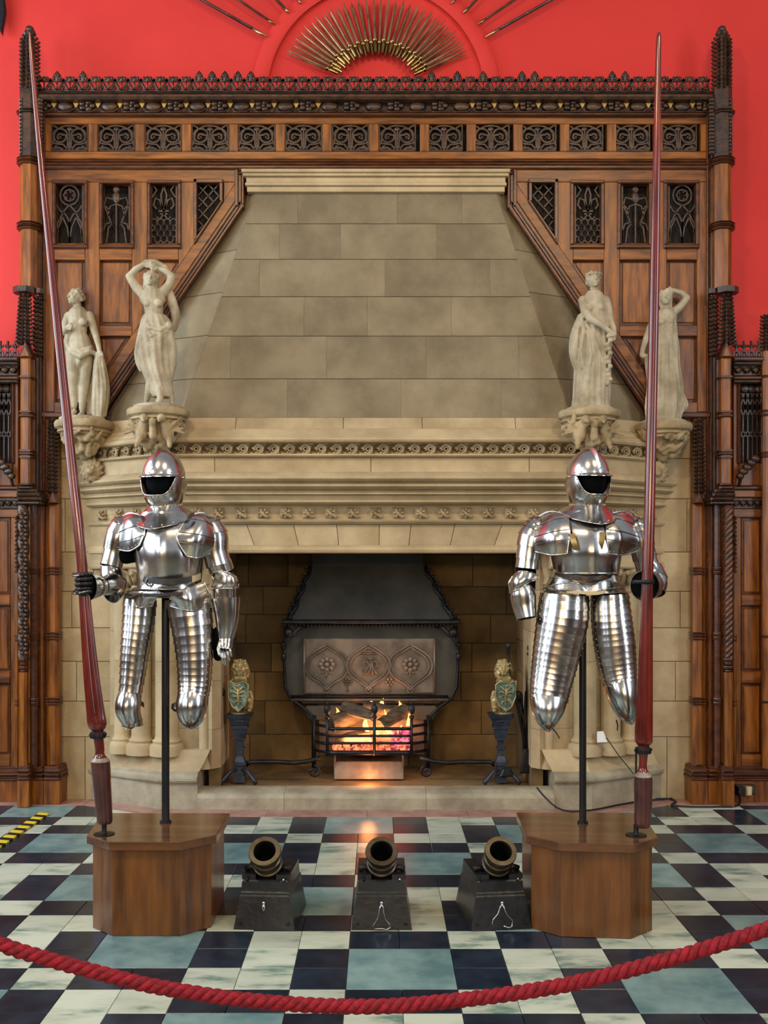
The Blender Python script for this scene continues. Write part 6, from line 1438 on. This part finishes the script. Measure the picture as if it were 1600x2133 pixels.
# ---------------------------------------------------------------- fan of swords and spears high on the red wall
DS = 7.10; ucx, ucy = 786, 186; us = DS/F
def sword():
    mb = MB(); mb.slab([(-.008, 0, .085), (.008, 0, .085), (.006, 0, .35), (0, 0, .39), (-.006, 0, .35)], NF, .006, .002); bl = mb
    h = MB().lathe([(.001, 0), (.012, .002), (.011, .02), (.013, .045), (.010, .07), (.018, .078), (.018, .086), (.001, .088)], (0, 0, 0), 8); return bl, h
pb = None
ORD = 'first second third fourth fifth sixth seventh eighth ninth tenth eleventh twelfth thirteenth fourteenth fifteenth sixteenth seventeenth eighteenth nineteenth twentieth twenty-first twenty-second twenty-third twenty-fourth twenty-fifth twenty-sixth twenty-seventh twenty-eighth twenty-ninth thirtieth'.split()
for i in range(30):
    a = 25+130*i/29; q = math.radians(a); lay = i % 2
    rin = 84+(6 if lay else 0); x, y = ucx+rin*cos(q), ucy-rin*sin(q)*.86
    p = P(x, y, DS-.02-.012*lay)
    t = thing('sword', tuple(p), 'brass-hilted sword of the wall fan, the %s one counted from its right end' % ORD[i], 'sword', 'fan of swords above the fireplace')
    if pb is None:
        bl, h = sword(); o1 = bl.build('blade', 'blade', None, loc=(0, 0, 0)); o2_ = h.build('hilt', 'brass', None, smooth=True, auto=.8, loc=(0, 0, 0)); pb = (o1, o2_)
    else: o1, o2_ = pb[0].copy(), pb[1].copy(); COL.objects.link(o1); COL.objects.link(o2_)
    for o in (o1, o2_): o.parent = t
    t.rotation_euler = (0, -(q-PI/2), 0)
mb = MB()
for i in range(30):    # a second fan of bare blades behind
    a = math.radians(24+132*i/29); p = P(ucx+112*cos(a), ucy-112*sin(a)*.86, DS+.01); e = P(ucx+208*cos(a), ucy-208*sin(a)*.88, DS+.01)
    t = MB().tube([p, p.lerp(e, .9), e], [.0075, .005, .001], 4).build('bare_sword', 'blade', None, label='thin bare sword behind the hilted ones, the %s from the right end of the fan' % ORD[i], cat='sword', group='bare blades behind the sword fan', loc=tuple(p))
rt = MB()
R = []
for i in range(61):
    q = math.radians(8+164*i/60); cxp, cyp = 783, 196
    R.append([P(cxp+r_*cos(q), cyp-r_*sin(q), d) for r_, d in ((226, 7.15), (226, 7.115), (233, 7.105), (252, 7.105), (258, 7.115), (258, 7.15))])
rt.rings(R); rt.build('trim_1', 'red', None, smooth=True, auto=.6, kind='structure')
for s in (0, 1):
    f = (lambda x: x) if s == 0 else (lambda x: 1568-x)
    for k, (x0, y0, x1, y1, w_) in enumerate(((557, 77, 300, -68, 1), (573, 51, 430, -46, .8), (603, 27, 520, -60, .9), (628, 8, 560, -80, .8), (655, -6, 610, -90, .8))):
        a, b = P(f(x0), y0, 7.09), P(f(x1), y1, 7.09)
        if k > 3: continue
        tt = thing('spear', tuple(a), ['long brown spear, the lowest of those radiating from the red arch', 'spear with a pale tip, second from the lowest beside the red arch', 'short brown spear, third from the lowest beside the red arch', 'thin spear at the top edge beside the red arch'][k]+(' on the left' if s == 0 else ' on the right'), 'spear')
        MB().tube([a.lerp(b, .12), b], .0105*w_, 6).build('shaft', 'lanced' if k == 0 else 'oakm', tt, smooth=True); MB().tube([a, a.lerp(b, .05), a.lerp(b, .13)], [.004, .012*w_, .009*w_], 6).build('tip', 'brass' if k == 1 else 'blade', tt, smooth=True)
for s in (0, 1):
    f = (lambda x: x) if s == 0 else (lambda x: 1568-x)
    MB().slab([P(f(-20), -40, 7.08), P(f(4), -30, 7.08), P(f(10), 20, 7.08), P(f(3), 70, 7.08), P(f(-14), 40, 7.08)], NF, .03, .008).tube([P(f(3), 66, 7.08), P(f(-60), 200, 7.08)] if 0 else [P(f(-8), -20, 7.08), P(f(-30), -160, 7.08)], .014, 6).build('wall_trophy', 'iron', None, label='dark iron weapon tip at the top %s corner of the red wall' % ('left' if s == 0 else 'right'), cat='weapon') if s == 0 else None
# ---------------------------------------------------------------- tape, card, cable, socket
def Gf(px, py, z=0): D = (EYE-z)*F/(py-VY); return Vector(((px-VX)*D/F, D, z))
a, b = Gf(-40, 1782, .012), Gf(93, 1692, .012); d = (b-a); n_ = V(-d.y, d.x, 0).normalized()*.036
t = thing('hazard_strip', tuple(a), 'yellow and black striped hazard bar lying on the floor at the far left', 'hazard bar')
N = 18
for i in range(N):
    p, q = a+d*(i/N), a+d*((i+1)/N); sh = d.normalized()*.02
    MB().slab([p-n_-sh, q-n_-sh, q+n_+sh*0, p+n_+sh*0], (0, 0, 1), .0105, .002).build('stripe', 'yel' if i % 2 else 'blk', t)
MB().slab([P(1244, 1524, 6.80), P(1257, 1523, 6.80), P(1266, 1546, 6.78), P(1244, 1547, 6.78)], NF, .004, .001).build('notice_card', 'white', None, label='small white card propped on the right pier base', cat='card')
def cable(pts, label, r=.006): MB().tube([Vector(p) for p in pts], r, 6).build('cable', 'cable', None, smooth=True, label=label, cat='cable')
f3 = lambda x, y: Gf(x, y, .009)
cable([Vector(q) for q in cr([tuple(v) for v in (P(1118, 1640, 6.72), P(1135, 1660, 6.70), P(1160, 1682, 6.66), f3(1190, 1690), f3(1240, 1686), f3(1290, 1676), f3(1340, 1668), f3(1400, 1663))], 60)], 'black cable running along the foot of the right stone pier')
cable([Vector(q) for q in cr([tuple(v) for v in (f3(1360, 1664), f3(1395, 1664), f3(1408, 1670), f3(1400, 1677), f3(1440, 1680), f3(1500, 1680), f3(1535, 1678), f3(1542, 1668), P(1540, 1655, 6.86), P(1542, 1640, 6.88))], 70)], 'black cable curling on the floor below the wall socket')
MB().tube([P(1263, 1536, 6.78), P(1290, 1575, 6.74), P(1320, 1612, 6.70)], .0035, 5).build('cable', 'cable', None, label='thin dark wire slanting down from the white card', cat='cable')
t = thing('wall_socket', tuple(P(1556, 1658, 6.88)), 'brass double wall socket with black plugs, low on the right panelling', 'socket')
MB().slab([P(1534, 1636, 6.90), P(1574, 1636, 6.90), P(1574, 1656, 6.90), P(1534, 1656, 6.90)], NF, .05, .004).build('plate', 'bronze', t)
for x, m in ((1544, 'cable'), (1562, 'buff')): MB().slab([P(x-6, 1640, 6.86), P(x+6, 1640, 6.86), P(x+5, 1658, 6.86), P(x-5, 1658, 6.86)], NF, .05, .006).build('plug', m, t)
